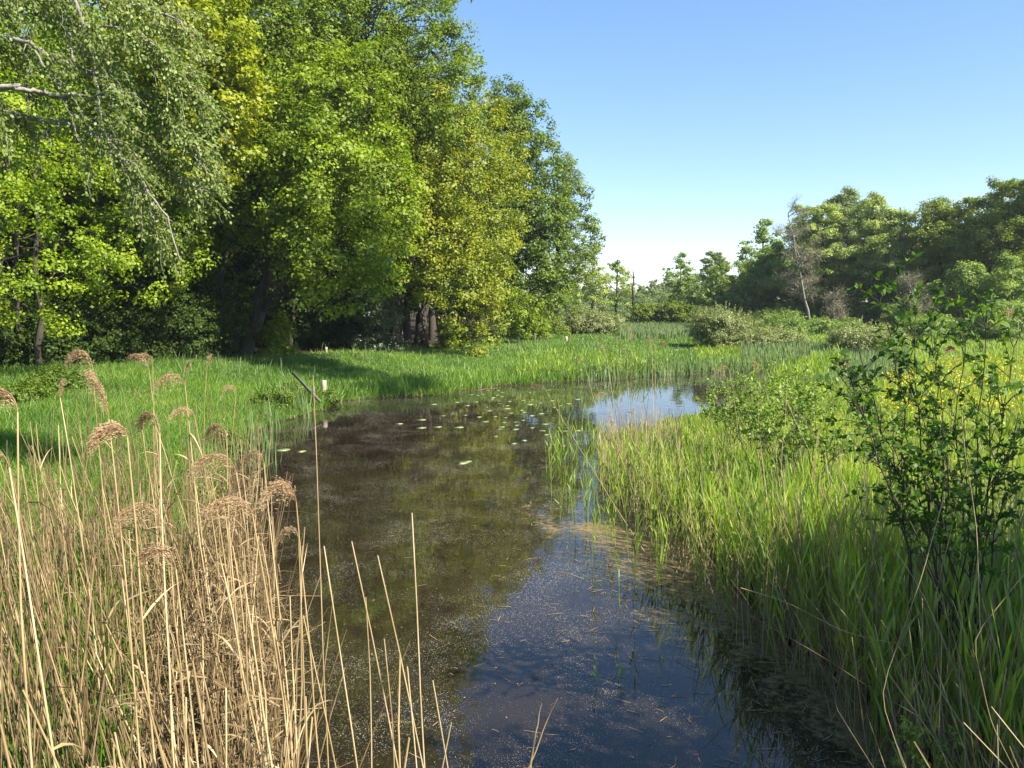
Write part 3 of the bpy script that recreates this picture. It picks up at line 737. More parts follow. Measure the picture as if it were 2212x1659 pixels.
for n, (x, y) in enumerate(sp3):
    if n == 0: p3.location = (x, y, H(x, y)); p3.scale = (.7, .7, .7)
    else: copy_tree(p3, k3, (x, y, H(x, y)), rng.uniform(0, 6.28), rng.uniform(.8, 1.0) if x > 26 else rng.uniform(.55, .75))

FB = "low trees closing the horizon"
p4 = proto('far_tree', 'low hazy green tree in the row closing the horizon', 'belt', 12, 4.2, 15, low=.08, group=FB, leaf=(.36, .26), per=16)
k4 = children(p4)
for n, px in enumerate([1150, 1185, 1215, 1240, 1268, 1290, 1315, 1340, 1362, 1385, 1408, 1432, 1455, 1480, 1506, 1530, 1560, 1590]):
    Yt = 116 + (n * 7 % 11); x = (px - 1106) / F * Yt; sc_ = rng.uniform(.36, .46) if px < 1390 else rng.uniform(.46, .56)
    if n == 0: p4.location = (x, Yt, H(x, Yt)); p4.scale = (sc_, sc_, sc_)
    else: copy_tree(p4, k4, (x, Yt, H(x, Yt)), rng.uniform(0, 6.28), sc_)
# bare grey willow: twigs only
def twiggy(name, label, px, pytop, Y, w, n=900, r0=.14, lean=0, mat='bare', bark='bark_grey', spread=1.0):
    b = gb(px, Y); top = at(px + lean, pytop, Y); h = top[2] - b[2]
    e = empty(name, b, label, 'tree'); t = Geo(); g = Geo()
    trunk = bez(b - np.array([0, 0, .1]), top, 12, 0, .04); tube(t, trunk, np.linspace(r0, .03, 12), 7)
    for k in range(26):
        q = rng.integers(3, 12); a = rng.uniform(0, 6.28)
        L = w * rng.uniform(.5, 1.0) * (1.1 - .5 * q / 12)
        tip = trunk[q] + np.array([math.cos(a) * L, math.sin(a) * L, L * rng.uniform(.3, 1.0)])
        pts = bez(trunk[q], tip, 7, -.1, .05 * L); tube(t, pts, np.linspace(r0 * .35, .012, 7), 5)
        m = n // 26
        s = pts[rng.integers(2, 7, m)] + rng.normal(0, .1, (m, 3))
        d = nrm(rng.normal(size=(m, 3)) + nrm(tip - trunk[q]) * .8 + np.array([0, 0, .3]))
        blades(g, s, d, rng.uniform(.4, 1.0, m) * spread, .022, rng.uniform(-.1, .3, m), (1, .8, .5, .3))
        s2 = s + d * .4; diamonds(g, s2 + rng.normal(0, .15, s2.shape), sph(m), .09, .06)
    t.obj('trunk', M[bark], e, b); g.obj('twigs', M[mat], e, b)
    return e
twiggy('willow_tree', 'bare grey brown willow standing in front of the right wood', 1748, 468, 70, 2.6, 2600, lean=-45)
twiggy('willow_tree', 'small bare brown tree under the layered alders', 1800, 640, 66, 1.3, 700, .07)
twiggy('willow_tree', 'small reddish bare tree below the dark broad oak', 1985, 610, 60, 1.5, 900, .08, lean=-20)

# shrubs
WS = "willow shrubs in the marsh"
bush('willow_shrub', 'grey green rounded willow shrub left of the snag', 1283, 700, 64, 2.1, 'willow_grey', .62, 9, 1.45, (.11, .06), .25, 26, group=WS, spike=40, cat='shrub', stems=16)
bush('willow_shrub', 'small pale willow shrub behind the rounded one', 1240, 690, 78, 1.4, 'belt', .7, 5, group=WS, cat='shrub')
bush('willow_shrub', 'large brownish willow shrub by the pond, dark at its left foot', 1565, 712, 45, 1.6, 'willow_grey', .85, 10, 1.3, (.09, .05), .2, 28, group=WS, spike=60, cat='shrub', stems=18)
bush('willow_shrub', 'lower pale willow shrub leaning right of the large one', 1650, 735, 44, 1.4, 'willow_grey', .6, 8, 1.5, (.09, .05), .2, 24, group=WS, spike=40, cat='shrub')
bush('willow_shrub', 'bright green round willow shrub before the right wood', 1692, 710, 52, 1.45, 'willow_green', .8, 8, 1.3, (.10, .06), .22, 28, group=WS, spike=40, cat='shrub', stems=16)
bush('willow_shrub', 'wide pale silvery willow shrub behind the leafy bush', 1850, 735, 40, 1.45, 'willow_grey', .7, 8, 1.6, (.09, .05), .2, 22, group=WS, spike=30, cat='shrub')
bush('hawthorn_bush', 'yellow green round bush in front of the far belt', 1462, 682, 78, 1.6, 'oak_mid', .95, 6, leaf=(.15, .1), group=WS, cat='shrub')
bush('hawthorn_bush', 'olive bush left of the yellow green round one', 1400, 682, 80, 1.7, 'oak_mid', .9, 7, leaf=(.15, .1), group=WS, cat='shrub')
bush('hawthorn_bush', 'low dark bramble mound under the right wood', 1800, 705, 62, 1.6, 'wood_far', .5, 8, 1.9, group=WS, cat='shrub')
bush('hawthorn_bush', 'low dark mound at the foot of the dark broad oak', 2020, 705, 58, 1.9, 'wood_far', .6, 8, 1.9, group=WS, cat='shrub')
bush('hawthorn_bush', 'dark bush in the shade at the right border', 2170, 690, 52, 1.8, 'wood_far', .7, 8, 1.7, group=WS, cat='shrub')
bush('hawthorn_bush', 'dark low bush below the dark trees left of the grey willow', 1660, 690, 74, 2.0, 'wood_far', .6, 8, 1.9, group=WS, cat='shrub')

# --- tree standing right of the camera; its shade lies over the near water and reeds
sv = np.array(sun_dir)
def upsun(x, y, z, t): return np.array([x, y, z]) + sv * t
build_tree('alder_tree', 'leafy alder beside the viewer on the right whose shade covers the near water', 'tree', (8.2, .6, .3), (7.6, .8, 6.4),
           [(upsun(*p), r) for p, r in (((1.3, 5.4, 0, 8.2), .75), ((2.6, 4.6, 0, 8.0), .8), ((.2, 5.2, 0, 8.6), .5), ((3.6, 5.2, .6, 7.6), 1.0), ((4.2, 6.3, .6, 8.0), .8), ((3.4, 5.6, 1.6, 7.2), .7), ((4.0, 4.4, .5, 7.5), .9),
            ((3.2, 6.6, .2, 8.6), .7), ((2.6, 6.4, .5, 8.2), .8), ((3.7, 7.4, .5, 8.4), 1.0), ((5.0, 7.2, .6, 8), 1.0), ((5.3, 5.5, .6, 7.6), 1.0), ((2.9, 3.7, .3, 7.8), .9), ((3.2, 4.5, .9, 7.2), .9), ((4.6, 4.6, .9, 7.2), .9), ((4.0, 6.3, 1.1, 7.4), .9), ((2.8, 5.6, 1.0, 7.2), .8), ((5.4, 6.6, 1.0, 7.6), .9), ((2.0, 8.0, .2, 9.0), .4))],
           'alder_near', r0=.13, leaf=(.09, .07), clump_r=.32, per=34, dens=1.1)
build_tree('poplar_tree', 'tall slender poplar to the right of the viewer whose top shades the far bank', 'tree', (15.2, 12.2, .3), upsun(-5, 28.4, .4, 36.5),
           [(upsun(*p), r) for p, r in (((-3.4, 27.2, .4, 34), 1.1), ((-5, 28.0, .4, 35), 1.5), ((-6.5, 29.2, .4, 36), 1.6), ((-8.2, 30.6, .4, 36.6), 1.5), ((-9.8, 31.6, .4, 37), 1.4))],
           'alder_near', r0=.2, leaf=(.16, .12), clump_r=.4, per=24, dens=.9, bark='bark_light')

# ------------------------------------------------------------------ grass
def scatter_px(n, x0, x1, y0, y1, zt=.35):
    """random points on the ground, evenly spread over a part of the view"""
    px = rng.uniform(x0, x1, n); py = rng.uniform(y0, y1, n)
    u = (px - 1106) / F; v = (py - 829.5) / F
    dz = -_s - v * _c; dy = _c - v * _s
    t = (zt - CAMZ) / dz
    return u * t, dy * t
def grass(g, x, y, L, W, lean=.25, droop=.25, dmin=.05, prof=(1, .85, .5, .05), leanx=0.0):
    d = sdist(x, y); k = d > dmin; x, y, d = x[k], y[k], d[k]
    L = L[k] if np.ndim(L) else L
    W = W[k] if np.ndim(W) else W
    z = height(x, y, d); N = len(x)
    v = np.stack([rng.normal(leanx, lean, N), rng.normal(0, lean, N), np.ones(N)], 1)
    pv = np.clip(.48 + .16 * wob(x, y, .55, 3) + .16 * wob(x, y, 2.1, 1) + rng.normal(0, .2, N), 0, 1)
    sd_ = np.stack([np.ones(N), rng.normal(0, .6, N), np.zeros(N)], 1)
    blades(g, np.stack([x, y, z - .02], 1), v, L * rng.uniform(.6, 1.25, N), W, droop * rng.uniform(.3, 1.6, N), prof, pv, sd_)
# far bank
g = Geo()
def far_ok(x, y): return wood_mask(x, y) < rng.uniform(.3, .9, len(x))
x, y = scatter_px(330000, -60, 1720, 706, 900, .45); k = far_ok(x, y) & (y < 90); x, y = x[k], y[k]
grass(g, x, y, .22 + .06 * wob(x, y, .9, 2) + .05 * wob(x, y, 2.7, 5), .007 + .00042 * y, .38, .35, prof=(1, .8, .1))
x, y = scatter_px(60000, 560, 1720, 780, 870, .25); d = sdist(x, y); k = (d < 2.2) & (y > 18); x, y = x[k], y[k]
grass(g, x, y, .5, .03, .3, .35, .0, (1, .8, .1))
tus = [(940, 838, .5), (1060, 833, .45), (1085, 826, .35), (1210, 768, .9), (1330, 812, .4), (1385, 806, .4), (1500, 745, 1.0), (880, 842, .3), (800, 760, .5), (1160, 815, .4)]
for (px, py, r) in tus:
    c = gnd(px, py, .35); n = int(900 * r); x = c[0] + rng.normal(0, r * .5, n); y = c[1] + rng.normal(0, r * .5, n)
    grass(g, x, y, np.full(n, .6), .016, .3, .5, -.2, (1, .8, .1))
tag(g.obj('meadow_grass', M['grass']), 'bright green grass of the meadow and bank beyond the pond', 'grass', kind='stuff')
g = Geo()
x, y = scatter_px(26000, -60, 1720, 706, 900, .45); k = far_ok(x, y) & (y < 90) & (wob(x, y, .45, 9) > rng.normal(.2, .6, len(x))); x, y = x[k], y[k]
grass(g, x, y, .30 + .1 * wob(x, y, 2.7, 5), .007 + .0004 * y, .6, .4, prof=(1, .8, .1))
x, y = scatter_px(7000, 500, 1720, 800, 880, .1); d = sdist(x, y); k = (d < .5) & (y > 15); x, y = x[k], y[k]
grass(g, x, y, .35, .014, .8, .6, -.05, (1, .8, .2))
x, y = scatter_px(9000, 1400, 2400, 830, 1250, .4); k = (x > 1) & (y < 40); x, y = x[k], y[k]
grass(g, x, y, .5, .007 + .0003 * y, .3, .3, .5, (1, .8, .3))
tag(g.obj('withered_grass', M['straw_mid']), 'withered straw coloured blades mixed into the green meadows and banks', 'grass', kind='stuff')
# pale seeding stems over the meadow
g = Geo()
x, y = scatter_px(4500, 0, 1720, 706, 840, .45); k = far_ok(x, y) & (y < 90); x, y = x[k], y[k]
grass(g, x, y, .5 + .15 * wob(x, y, .7, 2), .006 + .0003 * y, .2, .2, .1, (.5, .4, .8, 1, .3))
tag(g.obj('seeding_grass', M['cattail']), 'pale seeding grass stems standing over the meadow beyond the pond', 'grass', kind='stuff')
# left near bank
g = Geo()
x, y = scatter_px(110000, -150, 700, 800, 1250, .4); k = (x < -1.5); x, y = x[k], y[k]
grass(g, x, y, .42 + .1 * wob(x, y, 1.3, 5) + .06 * wob(x, y, 3.1, 2), .011, .36, .45, .15, (1, .8, .1))
x = rng.uniform(-4.5, -.9, 7000); y = rng.uniform(1.2, 8, 7000); k = x < -.55 - .42 * y + .2; x, y = x[k], y[k]
grass(g, x, y, .7, .014, .22, .4, -.2)
tag(g.obj('bank_grass', M['grass']), 'tall grass on the left bank behind the dry reeds', 'grass', kind='stuff')
# right meadow
g = Geo()
x, y = scatter_px(150000, 1330, 2400, 800, 1330, .3); k = (x > 1) & (y < 40); x, y = x[k], y[k]
grass(g, x, y, .42 + .1 * wob(x, y, 1.1, 4), .010 + .0009 * y, .28, .3, .5, (1, .85, .5, .05), -.05)
x, y = scatter_px(50000, 1500, 2500, 712, 830, .4); k = (x > 2) & (y < 68) & (wood_mask(x, y) < .6); x, y = x[k], y[k]
grass(g, x, y, .42, .012 + .0007 * y, .28, .3, .3, (1, .8, .1))
tag(g.obj('marsh_grass', M['grass_right']), 'glowing yellow green sedge and grass filling the right meadow', 'grass', kind='stuff')
# yellow flowers
g = Geo()
x, y = scatter_px(2300, 1900, 2400, 785, 890, .75); k = (wob(x, y, .8, 7) > rng.uniform(-1, .9, len(x))); x, y = x[k], y[k]; N = len(x)
z = height(x, y) + rng.uniform(.35, .6, N)
for q in range(3): diamonds(g, np.stack([x, y, z], 1) + rng.normal(0, .02, (N, 3)), sph(N) + np.array([0, -.5, .4]), .055, .045)
x, y = scatter_px(160, 1750, 2300, 900, 1120, .7); N = len(x); z = height(x, y) + rng.uniform(.4, .6, N)
diamonds(g, np.stack([x, y, z], 1), sph(N) + np.array([0, 0, .7]), .05, .05)
tag(g.obj('yellow_flowers', M['flower']), 'drift of yellow wildflowers in the meadow behind the leafy bush', 'flowers', kind='stuff')
# far reeds of the marsh
g = Geo()
x, y = scatter_px(14000, 1340, 1560, 708, 735, .5)
x2, y2 = scatter_px(12000, 1600, 1960, 762, 840, .3)
x, y = np.r_[x, x2], np.r_[y, y2]
grass(g, x, y, np.where(y > 45, .7, .6), .02 + .0007 * y, .14, .15, .2, (1, .9, .5, .05))
x, y = scatter_px(9000, 1250, 1700, 790, 825, .2); d = sdist(x, y); k = (d < .6) & (d > -.25); x, y = x[k], y[k]
grass(g, x, y, .6, .04, .15, .15, -.3, (1, .9, .5, .05))
tag(g.obj('marsh_reeds', M['cattail']), 'blue green cattails and reeds growing in the marsh beyond the water', 'reeds', kind='stuff')

# ------------------------------------------------------------------ green reeds along the right bank
def reed_shoots(g, x, y, h, z0=None, nleaf=6, lw=.018, ll=.36):
    N = len(x); z = np.zeros(N) if z0 is None else z0
    base = np.stack([x, y, z], 1); up = nrm(np.stack([rng.normal(-.02, .07, N), rng.normal(0, .07, N), np.ones(N)], 1))
    v = np.clip(rng.normal(.45, .25, N), 0, 1)
    blades(g, base, up, h * .92, .008, 0, (1, .9, .6), v, sph(N) * np.array([1, .3, 0]) + np.array([1, 0, 0]))
    for k in range(nleaf):
        f = .22 + .72 * (k + rng.uniform(0, .8, N)) / nleaf
        b = base + up * (h * f)[:, None]
        a = rng.uniform(0, 6.28, N); op = rng.uniform(.22, .6, N) * (1.1 - f * .5)
        d = np.stack([np.cos(a) * op, np.sin(a) * op, np.ones(N)], 1)
        blades(g, b, d, ll * rng.uniform(.6, 1.2, N) * np.clip(h, .5, 1.3), lw * rng.uniform(.7, 1.3, N), rng.uniform(.05, .45, N), (.35, 1, .8, .45, .04),
               np.clip(v + rng.normal(.08, .15, N), 0, 1))
g = Geo()
def along(n, y0, y1, lo, hi, right=True, pw=1.0):
    out = []
    x = rng.uniform(-1 if right else -8, 14, n * 14); y = y0 + (y1 - y0) * rng.random(n * 14) ** pw
    d = sdist(x, y); k = (d > lo) & (d < hi) & (x > .2)
    return x[k][:n], y[k][:n], d[k][:n]
x, y, d = along(2600, 4.2, 17.5, -.35, 1.5, pw=1.0)
k = rng.random(len(x)) < np.where(d < 0, .5, 1); x, y, d = x[k], y[k], d[k]
reed_shoots(g, x, y, rng.uniform(.75, 1.35, len(x)) * np.interp(y, [4, 8, 11, 17], [.95, 1.0, .75, .4]))
x, y, d = along(110, 7.5, 17, -1.4, -.3); reed_shoots(g, x, y, rng.uniform(.5, 1.0, len(x)), nleaf=4)
x, y, d = along(700, 5, 13, 1.3, 3.4); reed_shoots(g, x, y, rng.uniform(.4, .75, len(x)), height(x, y), nleaf=5)
x, y, d = along(900, 2.6, 8, 0, 2.6); reed_shoots(g, x, y, rng.uniform(.7, 1.3, len(x)), height(x, y), nleaf=6)
x, y, d = along(1500, 17, 34, -.2, 1.6); k = y > 21 + x * .45; x, y, d = x[k], y[k], d[k]; reed_shoots(g, x, y, rng.uniform(.6, 1.1, len(x)), height(x, y), nleaf=4, lw=.03)
tag(g.obj('green_reeds', M['reed_green']), 'dense young green reeds growing along the right bank', 'reeds', kind='stuff')
# dry stalks between them
g = Geo()
x, y, d = along(2400, 3.4, 17.5, -.45, 1.2); N = len(x)
v = nrm(np.stack([rng.normal(0, .16, N), rng.normal(0, .16, N), np.ones(N)], 1))
blades(g, np.stack([x, y, np.full(N, -.03)], 1), v, rng.uniform(.3, 1.1, N), .007, rng.uniform(0, .1, N), (1, 1, .8), None, sph(N) * np.array([1, .2, 0]))
x, y, d = along(3600, 2.6, 8, -.2, 2.8); N = len(x)
v = nrm(np.stack([rng.normal(-.05, .2, N), rng.normal(0, .2, N), np.ones(N)], 1))
blades(g, np.stack([x, y, height(x, y)], 1), v, rng.uniform(.5, 1.7, N), .007, rng.uniform(0, .3, N), (1, 1, .8, .6), None, sph(N) * np.array([1, .2, 0]))
x, y, d = along(190, 3.2, 14, -.3, 1.2); N = len(x)
v = nrm(np.stack([rng.normal(-.05, .12, N), rng.normal(0, .12, N), np.ones(N)], 1))
blades(g, np.stack([x, y, np.full(N, .0)], 1), v, rng.uniform(1.1, 1.9, N), .0075, rng.uniform(-.05, .25, N), (1, .9, .8, .6), None, sph(N) * np.array([1, .2, 0]))
tag(g.obj('dry_stalks', M['straw_dark']), 'old brown reed stubble among the green reeds of the right bank', 'reeds', kind='stuff')

# ------------------------------------------------------------------ dry reeds
def plume_geo(g, p0, d0, L=.24, side=-1, full=1.0, droop=1.0, yaw=0.0):
    """one-sided drooping reed panicle that starts at p0 and grows along d0"""
    s = np.array([side * math.cos(yaw), math.sin(yaw), 0.0])
    n = 14; t = np.linspace(0, 1, n)[:, None]
    L = L * rng.uniform(1.0, 1.35)
    ax = np.asarray(p0) + np.asarray(d0) * L * t * (1 - .2 * droop * t) + s * L * rng.uniform(.28, .42) * droop * t ** 1.6 + np.array([0, 0, -1.]) * L * .34 * droop * t ** 2.2
    blades_ax = []
    tube(g, ax, np.linspace(.0022, .0006, n), 4, .2)
    m = int(105 * full); u = rng.random(m) ** .85
    b = np.stack([np.interp(u, t[:, 0], ax[:, k]) for k in range(3)], 1)
    T = nrm(np.gradient(ax, axis=0)); tt = np.stack([np.interp(u, t[:, 0], T[:, k]) for k in range(3)], 1)
    d = nrm(tt * 1.2 + s * rng.uniform(.0, .55, m)[:, None] * droop + rng.normal(0, .16, (m, 3)) + np.array([0, 0, -.35]) * droop * rng.random(m)[:, None])
    ln = L * rng.uniform(.26, .55, m) * (1.15 - .55 * u)
    dr = rng.uniform(.35, 1.0, m) * (.25 + .75 * droop)
    blades(g, b, d, ln, .0013, dr, (1, .8, .5))
    q = 11
    f = rng.uniform(.2, 1.05, (m, q)); P = b[:, None] + d[:, None] * (ln[:, None] * f)[..., None] + np.array([0, 0, -1.]) * ((dr * ln)[:, None] * f ** 2)[..., None]
    P = P.reshape(-1, 3) + rng.normal(0, .004, (m * q, 3))
    dd = nrm(np.repeat(d, q, 0) + np.array([0, 0, -.3]) + rng.normal(0, .25, (m * q, 3)))
    blades(g, P, dd, rng.uniform(.007, .013, m * q), .0023, .2, (.4, 1, .1), side=sph(m * q))

DR = "dry reeds standing at the left edge of the pond"
def stalk_pts(base, tip, bow=.03, k=9):
    base = np.asarray(base, float); tip = np.asarray(tip, float); L = np.linalg.norm(tip - base)
    mid = (base + tip) / 2 + np.array([rng.normal(0, bow), rng.normal(0, bow), .0]) * L
    return bez(base, tip, k, 0, .004, mid)
def stalk_geo(g, pts, r):
    n = len(pts); s = np.linspace(0, n - 1, n * 2)
    P = np.stack([np.interp(s, np.arange(n), pts[:, k]) for k in range(3)], 1)
    rr = np.linspace(r, r * .45, len(P)) * (1 + .12 * (np.arange(len(P)) % 4 == 0))
    v = rng.random(); tube(g, P, rr, 6, v)
    return P
def dry_leaf(g, P, n, L=.3, w=.012):
    k = rng.integers(3, len(P) - 2, n); a = rng.uniform(0, 6.28, n)
    d = np.stack([np.cos(a) * .8, np.sin(a) * .8, rng.uniform(-.2, .8, n)], 1)
    blades(g, P[k], d, L * rng.uniform(.4, 1.1, n), w * rng.uniform(.5, 1.2, n), rng.uniform(.2, 1.1, n), (.6, 1, .7, .3, .05))

def plumed(base, tip, label, L=.24, r=.0045, side=-1, full=1.0, droop=1.0, yaw=0.0, group=DR, leaves=2, smat='straw'):
    e = empty('plumed_reed', base, label, 'reed', group)
    pts = stalk_pts(base, tip); g = Geo(); P = stalk_geo(g, pts, r)
    if leaves: dry_leaf(g, P, leaves)
    g.obj('stem', M[smat], e, base)
    g = Geo(); d = nrm(P[-1] - P[-3]); plume_geo(g, P[-1], d, L, side, full, droop, yaw)
    g.obj('plume', M['plume'], e, base)
    return e
heroes = [ # tip px, py, depth, base px, base depth, plume length, side, full, droop, label
    (38, 890, 2.7, 130, 2.6, .20, -1, 1.4, 1.2, 'dry reed with heavy brown plume cut by the left border'),
    (200, 795, 5.6, 330, 5.3, .22, -1, 1.2, 1.1, 'tall dry reed whose dark plume stands highest at the left'),
    (330, 790, 6.8, 340, 6.6, .2, -1, .6, 1.0, 'dry reed with small tufted plume before the dark wood'),
    (322, 800, 7.1, 310, 7, .22, -1, .7, .9, 'dry reed with small plume just left of its taller twin'),
    (447, 800, 7.6, 440, 7.5, .13, 1, .5, .3, 'slim dry reed with one small upright tuft'),
    (400, 835, 5.2, 520, 5.2, .24, -1, .8, 1.3, 'dry reed bent over with long flat plume pointing left'),
    (400, 820, 7.0, 395, 7.1, .18, 1, .7, .4, 'dry reed with narrow upright plume behind the flat one'),
    (235, 905, 3.4, 330, 3.2, .22, -1, 1.0, .5, 'dry reed with tall feathery plume above the thick brown one'),
    (275, 945, 2.7, 370, 2.6, .13, -1, 2.0, 1.4, 'dry reed with the thickest darkest bunched plume'),
    (345, 935, 3.6, 420, 3.5, .2, -1, .9, 1.3, 'dry reed with arched plume right of the thickest one'),
    (490, 950, 4.4, 560, 4.3, .2, -1, .9, 1.4, 'dry reed with pale arched plume near the water, upper one'),
    (510, 1020, 3.9, 600, 3.7, .22, -1, 1.1, 1.4, 'dry reed with reddish plume arching left in mid stand'),
    (545, 1110, 3.3, 680, 3.2, .2, -1, 1.2, 1.4, 'dry reed with broad arched plume close to the water'),
    (640, 1085, 3.1, 750, 3.0, .17, -1, 1.2, 1.2, 'dry reed with golden plume standing out over the dark water'),
    (350, 1130, 3.0, 460, 2.9, .18, -1, .8, 1.4, 'dry reed with thin reddish plume low in the stand'),
    (380, 1230, 2.7, 420, 2.7, .17, -1, .8, 1.2, 'dry reed with lowest feathery plume deep in the stand'),
    (645, 1165, 3.4, 660, 3.3, .12, -1, .35, 1.4, 'dry reed with tiny drooping tuft over the water'),
    (570, 1000, 4.2, 640, 4.2, .16, -1, .5, 1.4, 'dry reed with a small hooked plume over the water'),
    (130, 860, 5.0, 230, 5, .14, 1, .5, .5, 'dry reed with a small reddish tuft at the left'),
    (510, 850, 6.5, 470, 6.4, .16, -1, .4, 1.4, 'dry reed with small grey drooping tuft near the bank bushes'),
    (420, 900, 5.2, 460, 5.2, .18, -1, .5, 1.3, 'dry reed with faint plume behind the arched ones'),
    (20, 1010, 2.5, 240, 2.5, .12, -1, .6, 1, 'dry reed leaning hard left with plume at the border')]
for (px, py, Y, bx, bY, L, sd_, fu, dr, lab) in heroes:
    tip = at(px, py, Y); b = at(bx, 1500, bY); b = np.array([tip[0] + (b[0] - tip[0]) * .55 + .05, bY, -.05])
    plumed(b, tip, lab, L, .0055 + rng.uniform(0, .0012), sd_, fu, dr, rng.uniform(-.5, .5))

# plain stems: unique shapes built once, then copied along the stand
var_stems = []
for v in range(12):
    g = Geo(); L = 1.0
    pts = stalk_pts((0, 0, 0), (rng.normal(0, .02), rng.normal(0, .02), 1), .025)
    P = stalk_geo(g, pts * np.array([1, 1, 2.2]), .0068)
    if v % 3 == 0: dry_leaf(g, P, 2, .35)
    var_stems.append(g)
protos = []
def stem_at(k, b, ang_x, ang_y, s, lab):
    global protos
    if k < 12:
        o = var_stems[k].obj('dry_reed', M['straw']); protos.append(o); tag(o, lab, 'reed', DR)
    else:
        o = protos[k % 12].copy(); COL.objects.link(o)
    o.location = tuple(float(v) for v in b)
    o.rotation_euler = (ang_y, ang_x, rng.uniform(0, .6))
    o.scale = (1, 1, s)
    return o
LAB = 'plain straw coloured reed stem without plume in the dense stand at lower left'
k = 0
while k < 245:
    Y = 1.9 + 5.2 * rng.random() ** 1.5
    edge = -.42 - (Y - 2) * .34
    x = edge - rng.random() ** 1.15 * (.72 * Y + .1 + edge) + (rng.random() < .22) * rng.uniform(0, .45)
    if x < -.72 * Y - .3: continue
    stem_at(k, (x, Y, -.05), rng.normal(-.10, .13), rng.normal(0, .09), rng.uniform(.35, 1.02), LAB)
    k += 1
# long single stems leaning over the water at the bottom
for (px, py, Y, bx, lab) in [(676, 810, 3.6, 705, None), (890, 1108, 2.4, 905, None), (816, 1200, 2.3, 900, None), (700, 1180, 2.3, 770, None), (880, 1440, 2.2, 905, None),
                             (935, 1470, 2.2, 965, None), (760, 1170, 2.5, 860, None), (655, 1330, 2.3, 720, None), (975, 1560, 2.3, 960, None), (830, 1380, 2.4, 850, None), (790, 1290, 2.6, 800, None)]:
    tip = at(px, py, Y); b = at(bx, 1659, Y); d = b - tip; b = tip + d * ((tip[2] + .05) / -d[2])
    g = Geo(); P = stalk_geo(g, stalk_pts(b, tip, .012), .0042)
    o = g.obj('dry_reed', M['straw'], None, b); o.location = tuple(b)
    tag(o, lab or 'long bare reed stem rising alone over the dark water at bottom centre left', 'reed', "bare reed stems over the open water")
# rest of the stand
g = Geo()
n = 1500; Y = 2.1 + 6.7 * rng.random(n) ** 1.0; x = -.5 - (Y - 2) * .34 - rng.random(n) ** 1.2 * (.25 + .36 * Y)
keep = x > -.7 * Y - .4; x, Y = x[keep], Y[keep]; n = len(x)
for q in range(n):
    L = rng.uniform(.8, 1.9) if x[q] < -.6 - Y[q] * .4 else rng.uniform(.5, 1.5); tip = np.array([x[q] + rng.normal(-.08, .2) * L, Y[q] + rng.normal(0, .1) * L, L])
    tube(g, stalk_pts((x[q], Y[q], -.05), tip, .03, 5), np.linspace(.0052, .0026, 5), 5)
for q in range(260):
    Yq = rng.uniform(6.5, 13); xq = -2.1 - (Yq - 6.5) * .33 - rng.random() ** 1.2 * (.28 * Yq)
    L = rng.uniform(.6, 1.7); tip = np.array([xq + rng.normal(-.05, .15) * L, Yq + rng.normal(0, .1) * L, L + .2])
    tube(g, stalk_pts((xq, Yq, .05), tip, .03, 5), np.linspace(.006, .003, 5), 5)
# fallen and slanting straw
n = 6500; Y = 1.8 + 7.5 * rng.random(n); x = -.7 - (Y - 2) * .36 - rng.random(n) * (.3 + .25 * Y)
d = nrm(np.stack([rng.normal(0, 1, n), rng.normal(0, 1, n), rng.normal(.25, .35, n)], 1))
blades(g, np.stack([x, Y, rng.uniform(0, .35, n)], 1), d, rng.uniform(.25, .9, n), .007, rng.uniform(0, .3, n), (1, 1, .8), side=sph(n))
n = 1500; Y = 2 + 7 * rng.random(n); x = -.5 - (Y - 2) * .34 - rng.gamma(1.3, .4, n)
d = nrm(np.stack([rng.normal(-.3, .6, n), rng.normal(0, .6, n), rng.uniform(.1, 1, n)], 1))
blades(g, np.stack([x, Y, rng.uniform(.2, 1.5, n)], 1), d, rng.uniform(.15, .4, n), .011, rng.uniform(.2, 1, n), (.5, 1, .7, .3, .05))
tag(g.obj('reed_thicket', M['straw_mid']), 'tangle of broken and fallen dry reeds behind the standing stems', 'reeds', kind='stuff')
# green blades low between the dry reeds
g = Geo()
n = 3800; Y = 1.6 + 6 * rng.random(n); x = -1.15 - (Y - 2) * .47 - rng.gamma(1.5, .35, n)
dd = np.stack([rng.normal(0, .16, n), rng.normal(0, .16, n), np.ones(n)], 1)
blades(g, np.stack([x, Y, np.full(n, .0)], 1), dd, rng.uniform(.5, 1.15, n), .018, rng.uniform(.05, .4, n), (.8, 1, .8, .5, .04))
tag(g.obj('green_sedge', M['grass']), 'dark green sedge blades growing through the dry reeds at lower left', 'sedge', kind='stuff')

